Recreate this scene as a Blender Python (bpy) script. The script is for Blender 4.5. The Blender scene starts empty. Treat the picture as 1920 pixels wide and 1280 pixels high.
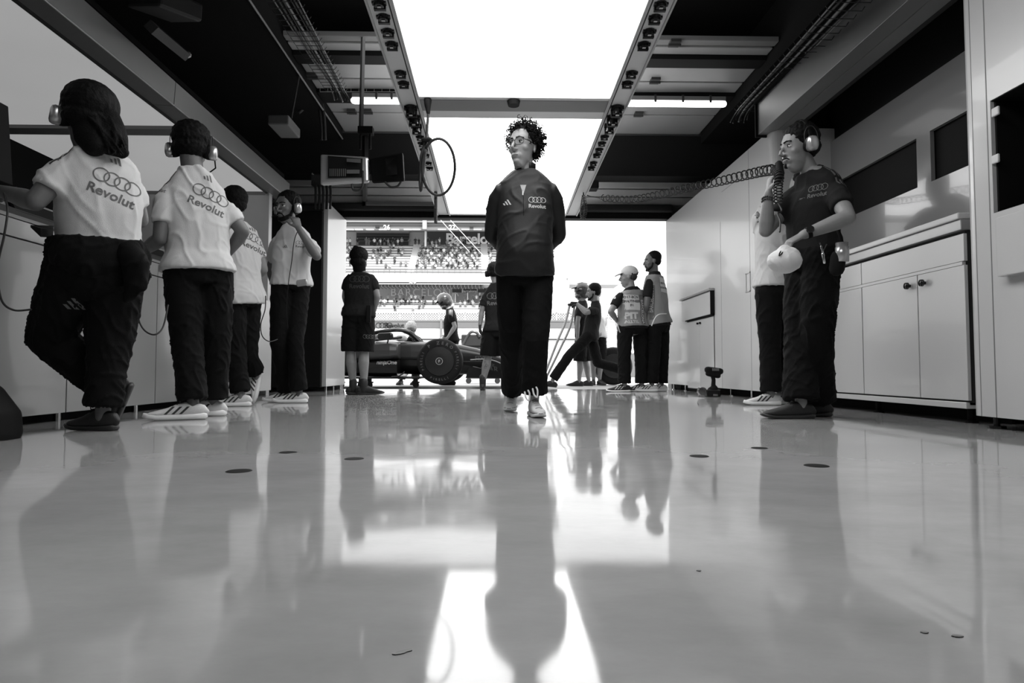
import bpy, bmesh, math, random
from mathutils import Vector, Matrix, noise
from mathutils.bvhtree import BVHTree
SC = bpy.context.scene
COL = SC.collection
random.seed(7)
PI = math.pi
R = math.radians
# ------------------------------------------------------------------ camera
F = 1200.0
PITCH = math.atan(52 / F)
YAW = math.atan(28 / F)
CAM = Vector((0, 0, 0.30))
cam = bpy.data.objects.new('camera', bpy.data.cameras.new('camera'))
COL.objects.link(cam)
cam.location = CAM
cam.rotation_euler = (PI / 2 + PITCH, 0, -YAW)
cam.data.sensor_width = 36
cam.data.lens = F / 1920 * 36
cam.data.clip_end = 600
cam.data.clip_start = 0.02
SC.camera = cam
# ------------------------------------------------------------------ view + world + sun
SC.view_settings.view_transform = 'Standard'
SC.view_settings.look = 'None'
SC.view_settings.exposure = 0.0
SC.view_settings.gamma = 1
SC.view_settings.use_curve_mapping = False
world = bpy.data.worlds.new('sky')
SC.world = world
world.use_nodes = True
wn = world.node_tree
bg = wn.nodes['Background']
bg.inputs['Color'].default_value = (1, 1, 1, 1)
bg.inputs['Strength'].default_value = 2.0          # bright hazy overcast, burnt out in the photo
sun_d = bpy.data.lights.new('sun', 'SUN')
sun_d.energy = 7.0
sun_d.angle = R(2)
sun = bpy.data.objects.new('sun', sun_d)
sun.rotation_euler = (R(36), R(8), 0)
COL.objects.link(sun)
LIGHT_E = 5.2          # ceiling light panel
BAY_E = 0.31            # left bench light box
ROT = Matrix.Rotation(-YAW, 3, 'Z') @ Matrix.Rotation(PI / 2 + PITCH, 3, 'X')


def ray(px, py):
    return ROT @ Vector(((px - 960) / F, (640 - py) / F, -1))


def V(px, py, d):
    r = ray(px, py)
    return CAM + r * (d / r.y)


def onx(px, py, X):
    r = ray(px, py)
    return CAM + r * ((X - CAM.x) / r.x)


def onz(px, py, Z):
    r = ray(px, py)
    return CAM + r * ((Z - CAM.z) / r.z)


# ------------------------------------------------------------------ materials
MATS = {}


def mat(name, g, rough=0.5, metal=0.0, coat=0.0, var=0.06, nscale=8.0, bump=0.0, bscale=60.0, emit=0.0, spec=0.5, sheen=0.0):
    if name in MATS:
        return MATS[name]
    m = bpy.data.materials.new(name)
    m.use_nodes = True
    nt = m.node_tree
    b = nt.nodes['Principled BSDF']
    tc = nt.nodes.new('ShaderNodeTexCoord')
    n = nt.nodes.new('ShaderNodeTexNoise')
    n.inputs['Scale'].default_value = nscale
    n.inputs['Detail'].default_value = 4
    nt.links.new(tc.outputs['Object'], n.inputs['Vector'])
    r = nt.nodes.new('ShaderNodeMapRange')
    r.inputs['To Min'].default_value = g * (1 - var)
    r.inputs['To Max'].default_value = min(1, g * (1 + var))
    nt.links.new(n.outputs['Fac'], r.inputs['Value'])
    nt.links.new(r.outputs['Result'], b.inputs['Base Color'])
    b.inputs['Roughness'].default_value = rough
    b.inputs['Metallic'].default_value = metal
    b.inputs['Coat Weight'].default_value = coat
    b.inputs['Coat Roughness'].default_value = 0.03
    b.inputs['Specular IOR Level'].default_value = spec
    if sheen:
        b.inputs['Sheen Weight'].default_value = sheen
    if bump:
        n2 = nt.nodes.new('ShaderNodeTexNoise')
        n2.inputs['Scale'].default_value = bscale
        n2.inputs['Detail'].default_value = 3
        nt.links.new(tc.outputs['Object'], n2.inputs['Vector'])
        bp = nt.nodes.new('ShaderNodeBump')
        bp.inputs['Strength'].default_value = bump
        bp.inputs['Distance'].default_value = 0.01
        nt.links.new(n2.outputs['Fac'], bp.inputs['Height'])
        nt.links.new(bp.outputs['Normal'], b.inputs['Normal'])
    if emit:
        b.inputs['Emission Color'].default_value = (1, 1, 1, 1)
        b.inputs['Emission Strength'].default_value = emit
    MATS[name] = m
    return m


WHITE = mat('white_lacquer', 0.53, 0.25, coat=0.22, var=0.02, nscale=2)
WHITE2 = mat('white_matt', 0.6, 0.45, var=0.04)
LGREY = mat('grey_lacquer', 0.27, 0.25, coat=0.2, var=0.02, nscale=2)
PSHADE = mat('upper_panel_shaded', 0.22, 0.15, coat=0.4, var=0.04, nscale=2)  # white panel, base colour darkened to stand for the weaker light over the bench
RAILW = mat('pale_rail_paint', 0.62, 0.4, var=0.03)
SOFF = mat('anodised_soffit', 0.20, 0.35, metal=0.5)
UPW = mat('daylit_wall_panel', 0.50, 0.5, var=0.05)  # daylight bounce by the door is put into this lighter base colour
SEAM = mat('dark_seam', 0.03, 0.8)
BLACK = mat('black_matt', 0.006, 0.7, spec=0.15)
BLACKG = mat('black_gloss', 0.012, 0.15, spec=0.4)
DARK = mat('dark_grey_paint', 0.03, 0.6, spec=0.3)
MIDG = mat('mid_grey_paint', 0.16, 0.5)
ALU = mat('brushed_aluminium', 0.4, 0.4, metal=0.6, var=0.05)
CHROME = mat('chrome', 0.75, 0.12, metal=1.0, var=0.02)
CEIL = mat('dark_ceiling', 0.006, 0.9, spec=0.1)
DOORP = mat('insulated_door_panel', 0.25, 0.5, var=0.06, nscale=3, bump=0.08, bscale=90)
RUB = mat('black_rubber', 0.015, 0.55, spec=0.4, bump=0.05)
SKIN = mat('skin', 0.20, 0.5, var=0.12, nscale=30, bump=0.03, bscale=200)
SKIN2 = mat('tanned_skin', 0.11, 0.5, var=0.14, nscale=30, bump=0.03, bscale=200)
SKIN3 = mat('fair_skin', 0.30, 0.5, var=0.10, nscale=30, bump=0.03, bscale=200)
TEEW = mat('white_jersey', 0.55, 0.85, var=0.03, nscale=5, bump=0.15, bscale=250, spec=0.2)
TEEB = mat('black_jersey', 0.011, 0.85, var=0.15, nscale=5, bump=0.15, bscale=250, spec=0.15)
TOPB = mat('charcoal_top', 0.010, 0.55, var=0.2, nscale=4, bump=0.1, bscale=250, spec=0.3)
TROU = mat('black_trousers', 0.004, 0.85, var=0.2, nscale=5, bump=0.2, bscale=200, spec=0.15)
HAIRB = mat('black_hair', 0.004, 0.65, var=0.3, nscale=40, bump=0.4, bscale=120, spec=0.12)
TYRE = mat('tyre_rubber', 0.006, 0.6, spec=0.25, bump=0.05)
INKF = mat('very_faint_print', 0.035, 0.8)
INKK = mat('black_print', 0.008, 0.9)
HAIRW = mat('white_hair', 0.7, 0.6, var=0.2, nscale=40, bump=0.4, bscale=120)
INKD = mat('dark_print', 0.035, 0.8)
INKM = mat('grey_print', 0.10, 0.7)
INKL = mat('light_print', 0.5, 0.6)
INKS = mat('faint_print', 0.09, 0.6)
SHOEW = mat('white_mesh_shoe', 0.62, 0.7, var=0.05, bump=0.3, bscale=300)
SHOEB = mat('black_shoe', 0.012, 0.6, bump=0.2, bscale=200)
SOLEW = mat('white_foam_sole', 0.75, 0.6, var=0.03)
SOLEB = mat('black_sole', 0.015, 0.5)
SILV = mat('silver_plastic', 0.45, 0.25, metal=0.6, var=0.08)
EYEW = mat('eye_white', 0.6, 0.2)
EYED = mat('iris_dark', 0.01, 0.1)
LIP = mat('lip', 0.16, 0.5)
GLASSR = mat('spectacle_frame', 0.01, 0.2)
CARM = mat('satin_car_paint', 0.055, 0.4, metal=0.2, coat=0.3, var=0.03)
CARB = mat('gloss_black_car_paint', 0.006, 0.3, coat=0.2, var=0.03)
CARBON = mat('carbon_fibre', 0.008, 0.4, coat=0.1, bump=0.1, bscale=300)
VEST = mat('grey_vest', 0.22, 0.7, bump=0.1, bscale=200)
VESTL = mat('pale_vest_panel', 0.5, 0.7, bump=0.1, bscale=200)
GLOVE = mat('black_glove', 0.012, 0.7, bump=0.2)


def emat(name, e, g=0.8):
    m = bpy.data.materials.new(name)
    m.use_nodes = True
    nt = m.node_tree
    b = nt.nodes['Principled BSDF']
    b.inputs['Base Color'].default_value = (g, g, g, 1)
    b.inputs['Roughness'].default_value = 0.4
    b.inputs['Emission Color'].default_value = (1, 1, 1, 1)
    tc = nt.nodes.new('ShaderNodeTexCoord')
    n = nt.nodes.new('ShaderNodeTexNoise')
    n.inputs['Scale'].default_value = 0.7
    nt.links.new(tc.outputs['Object'], n.inputs['Vector'])
    r = nt.nodes.new('ShaderNodeMapRange')
    r.inputs['To Min'].default_value = e * 0.85
    r.inputs['To Max'].default_value = e * 1.1
    nt.links.new(n.outputs['Fac'], r.inputs['Value'])
    nt.links.new(r.outputs['Result'], b.inputs['Emission Strength'])
    return m


PANEL_L = emat('backlit_diffuser', LIGHT_E)
BAY_L = emat('bench_light_diffuser', BAY_E, 0.3)
TUBE_L = emat('tube_light', 5.0)


def floor_mat():
    m = bpy.data.materials.new('polished_resin_floor')
    m.use_nodes = True
    nt = m.node_tree
    b = nt.nodes['Principled BSDF']
    L = nt.links.new
    tc = nt.nodes.new('ShaderNodeTexCoord')
    n1 = nt.nodes.new('ShaderNodeTexNoise')
    n1.inputs['Scale'].default_value = 1.1
    n1.inputs['Detail'].default_value = 8
    n1.inputs['Roughness'].default_value = 0.6
    L(tc.outputs['Object'], n1.inputs['Vector'])
    r = nt.nodes.new('ShaderNodeMapRange')
    r.inputs['From Min'].default_value = 0.3
    r.inputs['From Max'].default_value = 0.7
    r.inputs['To Min'].default_value = 0.33
    r.inputs['To Max'].default_value = 0.40
    L(n1.outputs['Fac'], r.inputs['Value'])
    # specks and dirt marks
    n2 = nt.nodes.new('ShaderNodeTexVoronoi')
    n2.inputs['Scale'].default_value = 2.2
    L(tc.outputs['Object'], n2.inputs['Vector'])
    r2 = nt.nodes.new('ShaderNodeMapRange')
    r2.inputs['From Min'].default_value = 0.010
    r2.inputs['From Max'].default_value = 0.022
    r2.inputs['To Min'].default_value = 0.35
    r2.inputs['To Max'].default_value = 1.0
    L(n2.outputs['Distance'], r2.inputs['Value'])
    mp = nt.nodes.new('ShaderNodeMapping')
    mp.inputs['Scale'].default_value = (1.0, 1.8, 1.0)
    mp.inputs['Rotation'].default_value = (0, 0, 0.5)
    L(tc.outputs['Object'], mp.inputs['Vector'])
    n5 = nt.nodes.new('ShaderNodeTexNoise')
    n5.inputs['Scale'].default_value = 1.6
    n5.inputs['Detail'].default_value = 9
    n5.inputs['Roughness'].default_value = 0.7
    L(mp.outputs['Vector'], n5.inputs['Vector'])
    r5 = nt.nodes.new('ShaderNodeMapRange')
    r5.inputs['From Min'].default_value = 0.35
    r5.inputs['From Max'].default_value = 0.65
    r5.inputs['To Min'].default_value = 0.88
    r5.inputs['To Max'].default_value = 1.12
    L(n5.outputs['Fac'], r5.inputs['Value'])
    m5 = nt.nodes.new('ShaderNodeMath')
    m5.operation = 'MULTIPLY'
    L(r.outputs['Result'], m5.inputs[0])
    L(r5.outputs['Result'], m5.inputs[1])
    mu = nt.nodes.new('ShaderNodeMath')
    mu.operation = 'MULTIPLY'
    L(m5.outputs[0], mu.inputs[0])
    L(r2.outputs['Result'], mu.inputs[1])
    L(mu.outputs[0], b.inputs['Base Color'])
    n3 = nt.nodes.new('ShaderNodeTexNoise')
    n3.inputs['Scale'].default_value = 5
    n3.inputs['Detail'].default_value = 6
    L(tc.outputs['Object'], n3.inputs['Vector'])
    r3 = nt.nodes.new('ShaderNodeMapRange')
    r3.inputs['From Min'].default_value = 0.35
    r3.inputs['From Max'].default_value = 0.7
    r3.inputs['To Min'].default_value = 0.045
    r3.inputs['To Max'].default_value = 0.10
    L(n3.outputs['Fac'], r3.inputs['Value'])
    L(r3.outputs['Result'], b.inputs['Roughness'])
    b.inputs['Specular IOR Level'].default_value = 0.8
    return m


FLOOR = floor_mat()
ASPH = mat('pit_lane_concrete', 0.45, 0.8, var=0.1, nscale=3)

# ------------------------------------------------------------------ object helpers
ORG = {}


def thing(name, label, cat, loc=(0, 0, 0), group=None, kind=None):
    o = bpy.data.objects.new(name, None)
    COL.objects.link(o)
    o.location = loc
    o.empty_display_size = 0.1
    o['label'] = label
    o['category'] = cat
    if group:
        o['group'] = group
    if kind:
        o['kind'] = kind
    ORG[o.name] = Vector(loc)
    return o


def tag(o, label, cat, group=None, kind=None):
    o['label'] = label
    o['category'] = cat
    if group:
        o['group'] = group
    if kind:
        o['kind'] = kind
    return o


def mk(name, bm, m, parent=None, smooth=False, loc=None, label=None, bevel=0.0):
    """bm (bmesh or mesh in world coordinates) -> one object; child meshes are stored relative to their thing"""
    if isinstance(bm, bmesh.types.BMesh):
        me = bpy.data.meshes.new(name)
        bmesh.ops.recalc_face_normals(bm, faces=bm.faces[:])
        bm.to_mesh(me)
        bm.free()
    else:
        me = bm
        me.name = name
    o = bpy.data.objects.new(name, me)
    COL.objects.link(o)
    if isinstance(m, (list, tuple)):
        for x in m:
            me.materials.append(x)
    else:
        me.materials.append(m)
    if smooth:
        me.shade_smooth()
    if parent is not None:
        org = ORG[parent.name]
        me.transform(Matrix.Translation(-org))
        o.parent = parent
        ORG[o.name] = org
    elif loc is not None:
        me.transform(Matrix.Translation(-Vector(loc)))
        o.location = loc
        ORG[o.name] = Vector(loc)
    else:
        ORG[o.name] = Vector((0, 0, 0))
    if bevel:
        md = o.modifiers.new('bevel', 'BEVEL')
        md.width = bevel
        md.segments = 2
        md.limit_method = 'ANGLE'
    if label:
        o['label'] = label
    return o


def struct(name, bm, m, **k):
    o = mk(name, bm, m, **k)
    o['kind'] = 'structure'
    return o


def B():
    return bmesh.new()


def box(bm, a, b, mi=0):
    x0, y0, z0 = a
    x1, y1, z1 = b
    vs = [bm.verts.new(p) for p in ((x0, y0, z0), (x1, y0, z0), (x1, y1, z0), (x0, y1, z0), (x0, y0, z1), (x1, y0, z1), (x1, y1, z1), (x0, y1, z1))]
    for f in ((0, 3, 2, 1), (4, 5, 6, 7), (0, 1, 5, 4), (1, 2, 6, 5), (2, 3, 7, 6), (3, 0, 4, 7)):
        bm.faces.new([vs[i] for i in f]).material_index = mi
    return vs


def boxm(bm, M, a, b):
    vs = box(bm, a, b)
    for v in vs:
        v.co = M @ v.co


def hexa(bm, pts):
    """eight corners: bottom four then top four"""
    vs = [bm.verts.new(p) for p in pts]
    for f in ((0, 3, 2, 1), (4, 5, 6, 7), (0, 1, 5, 4), (1, 2, 6, 5), (2, 3, 7, 6), (3, 0, 4, 7)):
        bm.faces.new([vs[i] for i in f])


def perp(t):
    t = t.normalized()
    a = Vector((0, 0, 1)) if abs(t.z) < 0.9 else Vector((1, 0, 0))
    return (a - t * a.dot(t)).normalized()


def loft(bm, rings, n=16, sup=2.0, dome=True):
    """rings: (centre, ru, rv, uaxis or None). closed surface with domed ends"""
    rs = [(Vector(r[0]), r[1], r[2], r[3] if len(r) > 3 else None) for r in rings]
    C = [r[0] for r in rs]
    k = len(rs)
    frames = []
    pu = None
    for i in range(k):
        t = (C[min(k - 1, i + 1)] - C[max(0, i - 1)])
        if t.length < 1e-9:
            t = Vector((0, 0, 1))
        t.normalize()
        u = rs[i][3]
        if u is None:
            u = pu if pu is not None else perp(t)
        u = Vector(u)
        u = (u - t * u.dot(t))
        u = u.normalized() if u.length > 1e-6 else perp(t)
        pu = u
        frames.append((C[i], rs[i][1], rs[i][2], u, t.cross(u).normalized(), t))
    full = []
    if dome:
        c, ru, rv, u, w, t = frames[0]
        e = min(ru, rv)
        full += [(c - t * e * 0.92, ru * 0.4, rv * 0.4, u, w), (c - t * e * 0.6, ru * 0.8, rv * 0.8, u, w)]
    full += [f[:5] for f in frames]
    if dome:
        c, ru, rv, u, w, t = frames[-1]
        e = min(ru, rv)
        full += [(c + t * e * 0.6, ru * 0.8, rv * 0.8, u, w), (c + t * e * 0.92, ru * 0.4, rv * 0.4, u, w)]
    L = []
    for c, ru, rv, u, w in full:
        row = []
        for j in range(n):
            a = 2 * PI * j / n
            ca, sa = math.cos(a), math.sin(a)
            if sup != 2.0:
                ca = math.copysign(abs(ca) ** (2 / sup), ca)
                sa = math.copysign(abs(sa) ** (2 / sup), sa)
            row.append(bm.verts.new(c + u * (ru * ca) + w * (rv * sa)))
        L.append(row)
    for a, b in zip(L[:-1], L[1:]):
        for j in range(n):
            bm.faces.new((a[j], a[(j + 1) % n], b[(j + 1) % n], b[j]))
    bm.faces.new(L[0][::-1])
    bm.faces.new(L[-1])


def tube(bm, pts, r, n=8, dome=False):
    pts = [Vector(p) for p in pts]
    rr = r if isinstance(r, (list, tuple)) else [r] * len(pts)
    loft(bm, [(p, q, q) for p, q in zip(pts, rr)], n=n, dome=dome)


def ell(bm, c, r, M=None, seg=14, rng=10):
    c = Vector(c)
    T = Matrix.Translation(c) @ Matrix.Diagonal((r[0], r[1], r[2], 1))
    if M is not None:
        T = M @ T
    bmesh.ops.create_uvsphere(bm, u_segments=seg, v_segments=rng, radius=1, matrix=T)


def cyl(bm, p, q, r, n=20, r2=None):
    p, q = Vector(p), Vector(q)
    loft(bm, [(p, r, r), (q, r2 or r, r2 or r)], n=n, dome=False)


def spline(P, n):
    P = [Vector(p) for p in P]
    if len(P) == 2:
        return [P[0].lerp(P[1], i / n) for i in range(n + 1)]
    out = []
    for i in range(len(P) - 1):
        p0, p1, p2, p3 = P[max(0, i - 1)], P[i], P[i + 1], P[min(len(P) - 1, i + 2)]
        for j in range(n):
            t = j / n
            out.append(0.5 * ((2 * p1) + (p2 - p0) * t + (2 * p0 - 5 * p1 + 4 * p2 - p3) * t * t + (3 * p1 - p0 - 3 * p2 + p3) * t ** 3))
    out.append(P[-1])
    return out


def helix(path, r, turns, per=12):
    """points of a coil of radius r wound around a polyline"""
    n = int(turns * per)
    L = [0]
    for a, b in zip(path[:-1], path[1:]):
        L.append(L[-1] + (b - a).length)
    out = []
    k = 0
    u = None
    for i in range(n + 1):
        s = L[-1] * i / n
        while k < len(L) - 2 and L[k + 1] < s:
            k += 1
        a, b = path[k], path[k + 1]
        t = (b - a).normalized()
        c = a.lerp(b, (s - L[k]) / max(1e-9, L[k + 1] - L[k]))
        if u is None:
            u = perp(t)
        u = (u - t * u.dot(t)).normalized()
        w = t.cross(u)
        an = 2 * PI * i / per
        rr = r(i / n) if callable(r) else r
        out.append(c + u * (rr * math.cos(an)) + w * (rr * math.sin(an)))
    return out


def voxel(bm, size, smooth=3, factor=0.5):
    me = bpy.data.meshes.new('tmp')
    bmesh.ops.recalc_face_normals(bm, faces=bm.faces[:])
    bm.to_mesh(me)
    bm.free()
    o = bpy.data.objects.new('tmp', me)
    COL.objects.link(o)
    m = o.modifiers.new('r', 'REMESH')
    m.mode = 'VOXEL'
    m.voxel_size = size
    m.use_smooth_shade = True
    if smooth:
        s = o.modifiers.new('s', 'SMOOTH')
        s.factor = factor
        s.iterations = smooth
    dg = bpy.context.evaluated_depsgraph_get()
    out = bpy.data.meshes.new_from_object(o.evaluated_get(dg))
    bpy.data.objects.remove(o)
    bpy.data.meshes.remove(me)
    out.materials.clear()
    return out


def folds(me, amp, sc=(9, 9, 4), seed=0.0, diag=0.5):
    off = Vector((seed, seed * 1.7, 0))
    N = [v.normal.copy() for v in me.vertices]
    for v, nn in zip(me.vertices, N):
        p = v.co
        q = Vector((p.x * sc[0], p.y * sc[1], p.z * sc[2] * 1.5 + diag * (p.x + p.y) * sc[0])) + off
        q2 = Vector((p.x * sc[0] * .8, p.y * sc[1] * .8, p.z * sc[2] * 2.2 - diag * 1.6 * (p.x - p.y) * sc[0])) - off
        a = max(0.0, 1 - abs(noise.noise(q)) * 3.6)
        b = max(0.0, 1 - abs(noise.noise(q2)) * 4.2)
        w = 0.5 + 0.9 * noise.noise(p * 3.1 + off)
        d = a * a * max(0, w) * 1.3 + b * b * max(0, 1 - w) * 0.9 - 0.25
        v.co = p + nn * (amp * d)
    me.update()


# ------------------------------------------------------------------ flat print
_TXT = {}


def text2d(s, size=1.0, bold=0.0, sub=1, space=1.0):
    key = (s, bold, sub, space)
    if key not in _TXT:
        c = bpy.data.curves.new('t', 'FONT')
        c.body = s
        c.size = 1
        c.align_x = 'CENTER'
        c.align_y = 'CENTER'
        c.offset = bold
        c.resolution_u = 3
        c.space_character = space
        o = bpy.data.objects.new('t', c)
        COL.objects.link(o)
        me = bpy.data.meshes.new_from_object(o.evaluated_get(bpy.context.evaluated_depsgraph_get()))
        bpy.data.objects.remove(o)
        bm = B()
        bm.from_mesh(me)
        bmesh.ops.triangulate(bm, faces=bm.faces[:])
        for _ in range(sub):
            es = [e for e in bm.edges if e.calc_length() > 0.12]
            bmesh.ops.subdivide_edges(bm, edges=es, cuts=1)
            bmesh.ops.triangulate(bm, faces=bm.faces[:])
        vs = [(v.co.x, v.co.y) for v in bm.verts]
        bm.verts.index_update()
        fs = [[v.index for v in f.verts] for f in bm.faces]
        xs = [v[0] for v in vs]
        ys = [v[1] for v in vs]
        cx, cy = (min(xs) + max(xs)) / 2, (min(ys) + max(ys)) / 2
        h = max(ys) - min(ys)
        vs = [((x - cx) / h, (y - cy) / h) for x, y in vs]
        bm.free()
        _TXT[key] = (vs, fs)
    vs, fs = _TXT[key]
    return [(x * size, y * size) for x, y in vs], fs


def shift(sh, dx, dy, sx=1, sy=1, shear=0):
    return [(x * sx + dx + shear * y, y * sy + dy) for x, y in sh[0]], sh[1]


def merge(*shs):
    vs, fs = [], []
    for v, f in shs:
        k = len(vs)
        vs += list(v)
        fs += [[i + k for i in q] for q in f]
    return vs, fs


def quad2d(p, n=1, m=4):
    """p four corners (bl, br, tr, tl), gridded"""
    bl, br, tr, tl = [Vector((q[0], q[1])) for q in p]
    vs, fs = [], []
    for j in range(m + 1):
        for i in range(n + 1):
            a = bl.lerp(br, i / n)
            b = tl.lerp(tr, i / n)
            q = a.lerp(b, j / m)
            vs.append((q.x, q.y))
    for j in range(m):
        for i in range(n):
            a = j * (n + 1) + i
            fs.append([a, a + 1, a + n + 2, a + n + 1])
    return vs, fs


def rings2d(r, th, sx=1.0, n=28, count=4, step=1.38):
    shs = []
    for k in range(count):
        cx = (k - (count - 1) / 2) * r * step * sx
        vs, fs = [], []
        for j in range(n):
            a = 2 * PI * j / n
            for q in (r - th / 2, r + th / 2):
                vs.append((cx + q * math.cos(a) * sx, q * math.sin(a)))
        for j in range(n):
            a, b = 2 * j, 2 * ((j + 1) % n)
            fs.append([a, a + 1, b + 1, b])
        shs.append((vs, fs))
    return merge(*shs)


def marks3(h):
    """three slanted bars rising to the right"""
    o = []
    for k, (hh) in enumerate((0.42, 0.72, 1.0)):
        x = (k - 1) * h * 0.42
        s = -0.55 * hh * h
        w = h * 0.27
        o.append(quad2d([(x - s * 0.5, 0), (x + w - s * 0.5, 0), (x + w + s * 0.5, hh * h), (x + s * 0.5, hh * h)], 1, 3))
    return merge(*o)


def crest(w, size=1.0, bold=0.022):
    """the shirt logo block: rings over a word"""
    return merge(shift(rings2d(w * 0.17, w * 0.032, 1.0), 0, w * 0.19), shift(text2d('Revolut', w * 0.25, bold), 0, -w * 0.21))


def decal(name, sh, target, m, o, u, v, parent, off=0.002, back=0.35, label=None, push=None):
    """project a flat outline onto the surface of target along -(u x v)"""
    o, u, v = Vector(o), Vector(u).normalized(), Vector(v)
    v = (v - u * v.dot(u)).normalized()
    n = u.cross(v)
    me0 = target.data
    org = ORG[target.name]
    bv = BVHTree.FromPolygons([p.co + org for p in me0.vertices], [list(p.vertices) for p in me0.polygons])
    vs = []
    ok = []
    for x, y in sh[0]:
        p = o + u * x + v * y
        hit = bv.ray_cast(p + n * back, -n, back + 0.35)
        if hit[0] is None:
            q, nn, i, dist = bv.find_nearest(p)
            ok.append(False)
            vs.append(q + n * off)
        else:
            vs.append(hit[0] + n * off)
            ok.append(True)
    fs = [f for f in sh[1] if all(ok[i] for i in f)]
    me = bpy.data.meshes.new(name)
    me.from_pydata([tuple(p) for p in vs], [], fs)
    me.update()
    return mk(name, me, m, parent, label=label)


def flat(name, sh, m, o, u, v, parent=None, th=0.0, **k):
    """flat print or thin lettering laid at o in the plane u, v"""
    o, u, v = Vector(o), Vector(u).normalized(), Vector(v)
    v = (v - u * v.dot(u)).normalized()
    n = u.cross(v)
    me = bpy.data.meshes.new(name)
    me.from_pydata([tuple(o + u * x + v * y) for x, y in sh[0]], [], sh[1])
    me.update()
    if th:
        bm = B()
        bm.from_mesh(me)
        g = bmesh.ops.extrude_face_region(bm, geom=bm.faces[:])
        for e in g['geom']:
            if isinstance(e, bmesh.types.BMVert):
                e.co += n * th
        bm.to_mesh(me)
        bm.free()
    return mk(name, me, m, parent, **k)

# ================================================================== THE SETTING
FRONT = 9.57        # garage door line
XL, XR = -2.50, 2.56
YB = -3.0           # back of the garage, behind the camera
bm = B()
nx_, ny_ = 172, 251
g_ = [[bm.verts.new((-4.4 + 8.6 * i / nx_, YB + (FRONT + 0.03 - YB) * j / ny_, 0)) for i in range(nx_ + 1)] for j in range(ny_ + 1)]
for row in g_:
    for v in row:
        v.co.z = 0.00050 * noise.noise(Vector((v.co.x * 4.2, v.co.y * 3.0, 0))) + 0.00024 * noise.noise(Vector((v.co.x * 9, v.co.y * 9, 3)))
for j in range(ny_):
    for i in range(nx_):
        bm.faces.new((g_[j][i], g_[j][i + 1], g_[j + 1][i + 1], g_[j + 1][i]))
box(bm, (-4.4, YB, -0.12), (4.2, FRONT + 0.03, -0.002))
struct('floor', bm, FLOOR, smooth=True)
bm = B()
box(bm, (-60, FRONT + 0.03, -0.14), (80, 108, -0.01))
struct('trim_1', bm, ASPH)['label'] = 'pale sunlit pit lane outside the garage door'
bm = B()
box(bm, (-4.4, YB, 4.0), (4.2, FRONT + 0.2, 4.15))
struct('ceiling', bm, CEIL)
bm = B()
box(bm, (-4.55, YB, 0), (-4.4, FRONT + 0.2, 4.15))
struct('wall_left', bm, CEIL)
bm = B()
box(bm, (4.2, YB, 0), (4.35, FRONT + 0.2, 4.15))
struct('wall_right', bm, CEIL)
bm = B()
box(bm, (-4.55, YB - 0.15, 0), (4.35, YB, 4.15))
struct('wall_back', bm, MIDG)
# wall over and beside the door opening
zt = V(940, 412, FRONT).z
bm = B()
box(bm, (-4.4, FRONT, 0), (-2.33, FRONT + 0.2, 4.0))
box(bm, (2.62, FRONT, 0), (4.2, FRONT + 0.2, 4.0))
box(bm, (-2.33, FRONT, zt + 0.35), (2.62, FRONT + 0.2, 4.0))
struct('wall_front', bm, DOORP)
# lintel with roller seals
bm = B()
box(bm, (-2.5, FRONT - 0.12, zt), (2.62, FRONT + 0.05, zt + 0.09))
L = struct('trim_2', bm, BLACK, bevel=0.01)
bm = B()
box(bm, (-2.5, FRONT - 0.2, zt + 0.09), (2.62, FRONT + 0.05, zt + 0.20))
struct('trim_3', bm, DARK, bevel=0.02)
# grey insulated panels between the lintel and the black beam
z0 = zt + 0.20
zb0 = V(940, 328, 8.6).z
zw = V(940, 322, 9.45).z
w = struct('wall_upper', (lambda b: (box(b, (-3.6, 9.50, z0), (3.4, 9.56, zw + 0.3)), b)[1])(B()), MIDG)
n = 4
for i in range(n):
    a = z0 + (zw - z0) * i / n
    b_ = z0 + (zw - z0) * (i + 1) / n
    bm = B()
    box(bm, (-3.4, 9.44, a + 0.008), (3.3, 9.50, b_ - 0.008))
    mk('panel', bm, UPW, w, bevel=0.006)
# black beam across the garage
zb1 = V(940, 252, 8.6).z
bm = B()
box(bm, (-3.6, 8.6, zb0), (3.55, 8.9, zb1))
struct('trim_4', bm, BLACK)
# folded sectional door hanging under the ceiling
sd = thing('sectional_door', 'pale folded garage door panels hanging flat under the dark ceiling', 'garage door', (0, 7.3, 3.45))
ZD = V(940, 250, 8.6).z + 0.02
segs = []
ys = [onz(940, yy, ZD).y for yy in (250, 215, 168, 150, 117, 100, 82, 70)]
for a, b_, mm in ((250, 214, DOORP), (213, 190, DOORP), (170, 151, DOORP), (150, 118, DOORP), (99, 84, DOORP), (82, 70, MIDG)):
    ya, yb = onz(940, a, ZD).y, onz(940, b_, ZD).y
    bm = B()
    box(bm, (-2.08, yb + 0.01, ZD), (2.78, ya - 0.01, ZD + 0.05))
    mk('door_panel', bm, mm, sd, bevel=0.006)
for a, b_ in ((190, 170), (117, 100)):
    ya, yb = onz(940, a, ZD).y, onz(940, b_, ZD).y
    bm = B()
    box(bm, (-2.08, yb, ZD - 0.04), (2.78, ya, ZD + 0.12))
    mk('cross_rail', bm, BLACK, sd)
for px, py in ((585, 140), (1265, 78), (1228, 149), (1197, 212), (660, 207), (690, 207)):
    p = onz(px, py, ZD)
    bm = B()
    box(bm, (p.x - 0.05, p.y - 0.06, ZD - 0.03), (p.x + 0.05, p.y + 0.06, ZD + 0.0))
    cyl(bm, (p.x - 0.06, p.y, ZD - 0.035), (p.x + 0.06, p.y, ZD - 0.035), 0.014, 10)
    mk('hinge', bm, DARK, sd)
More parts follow.
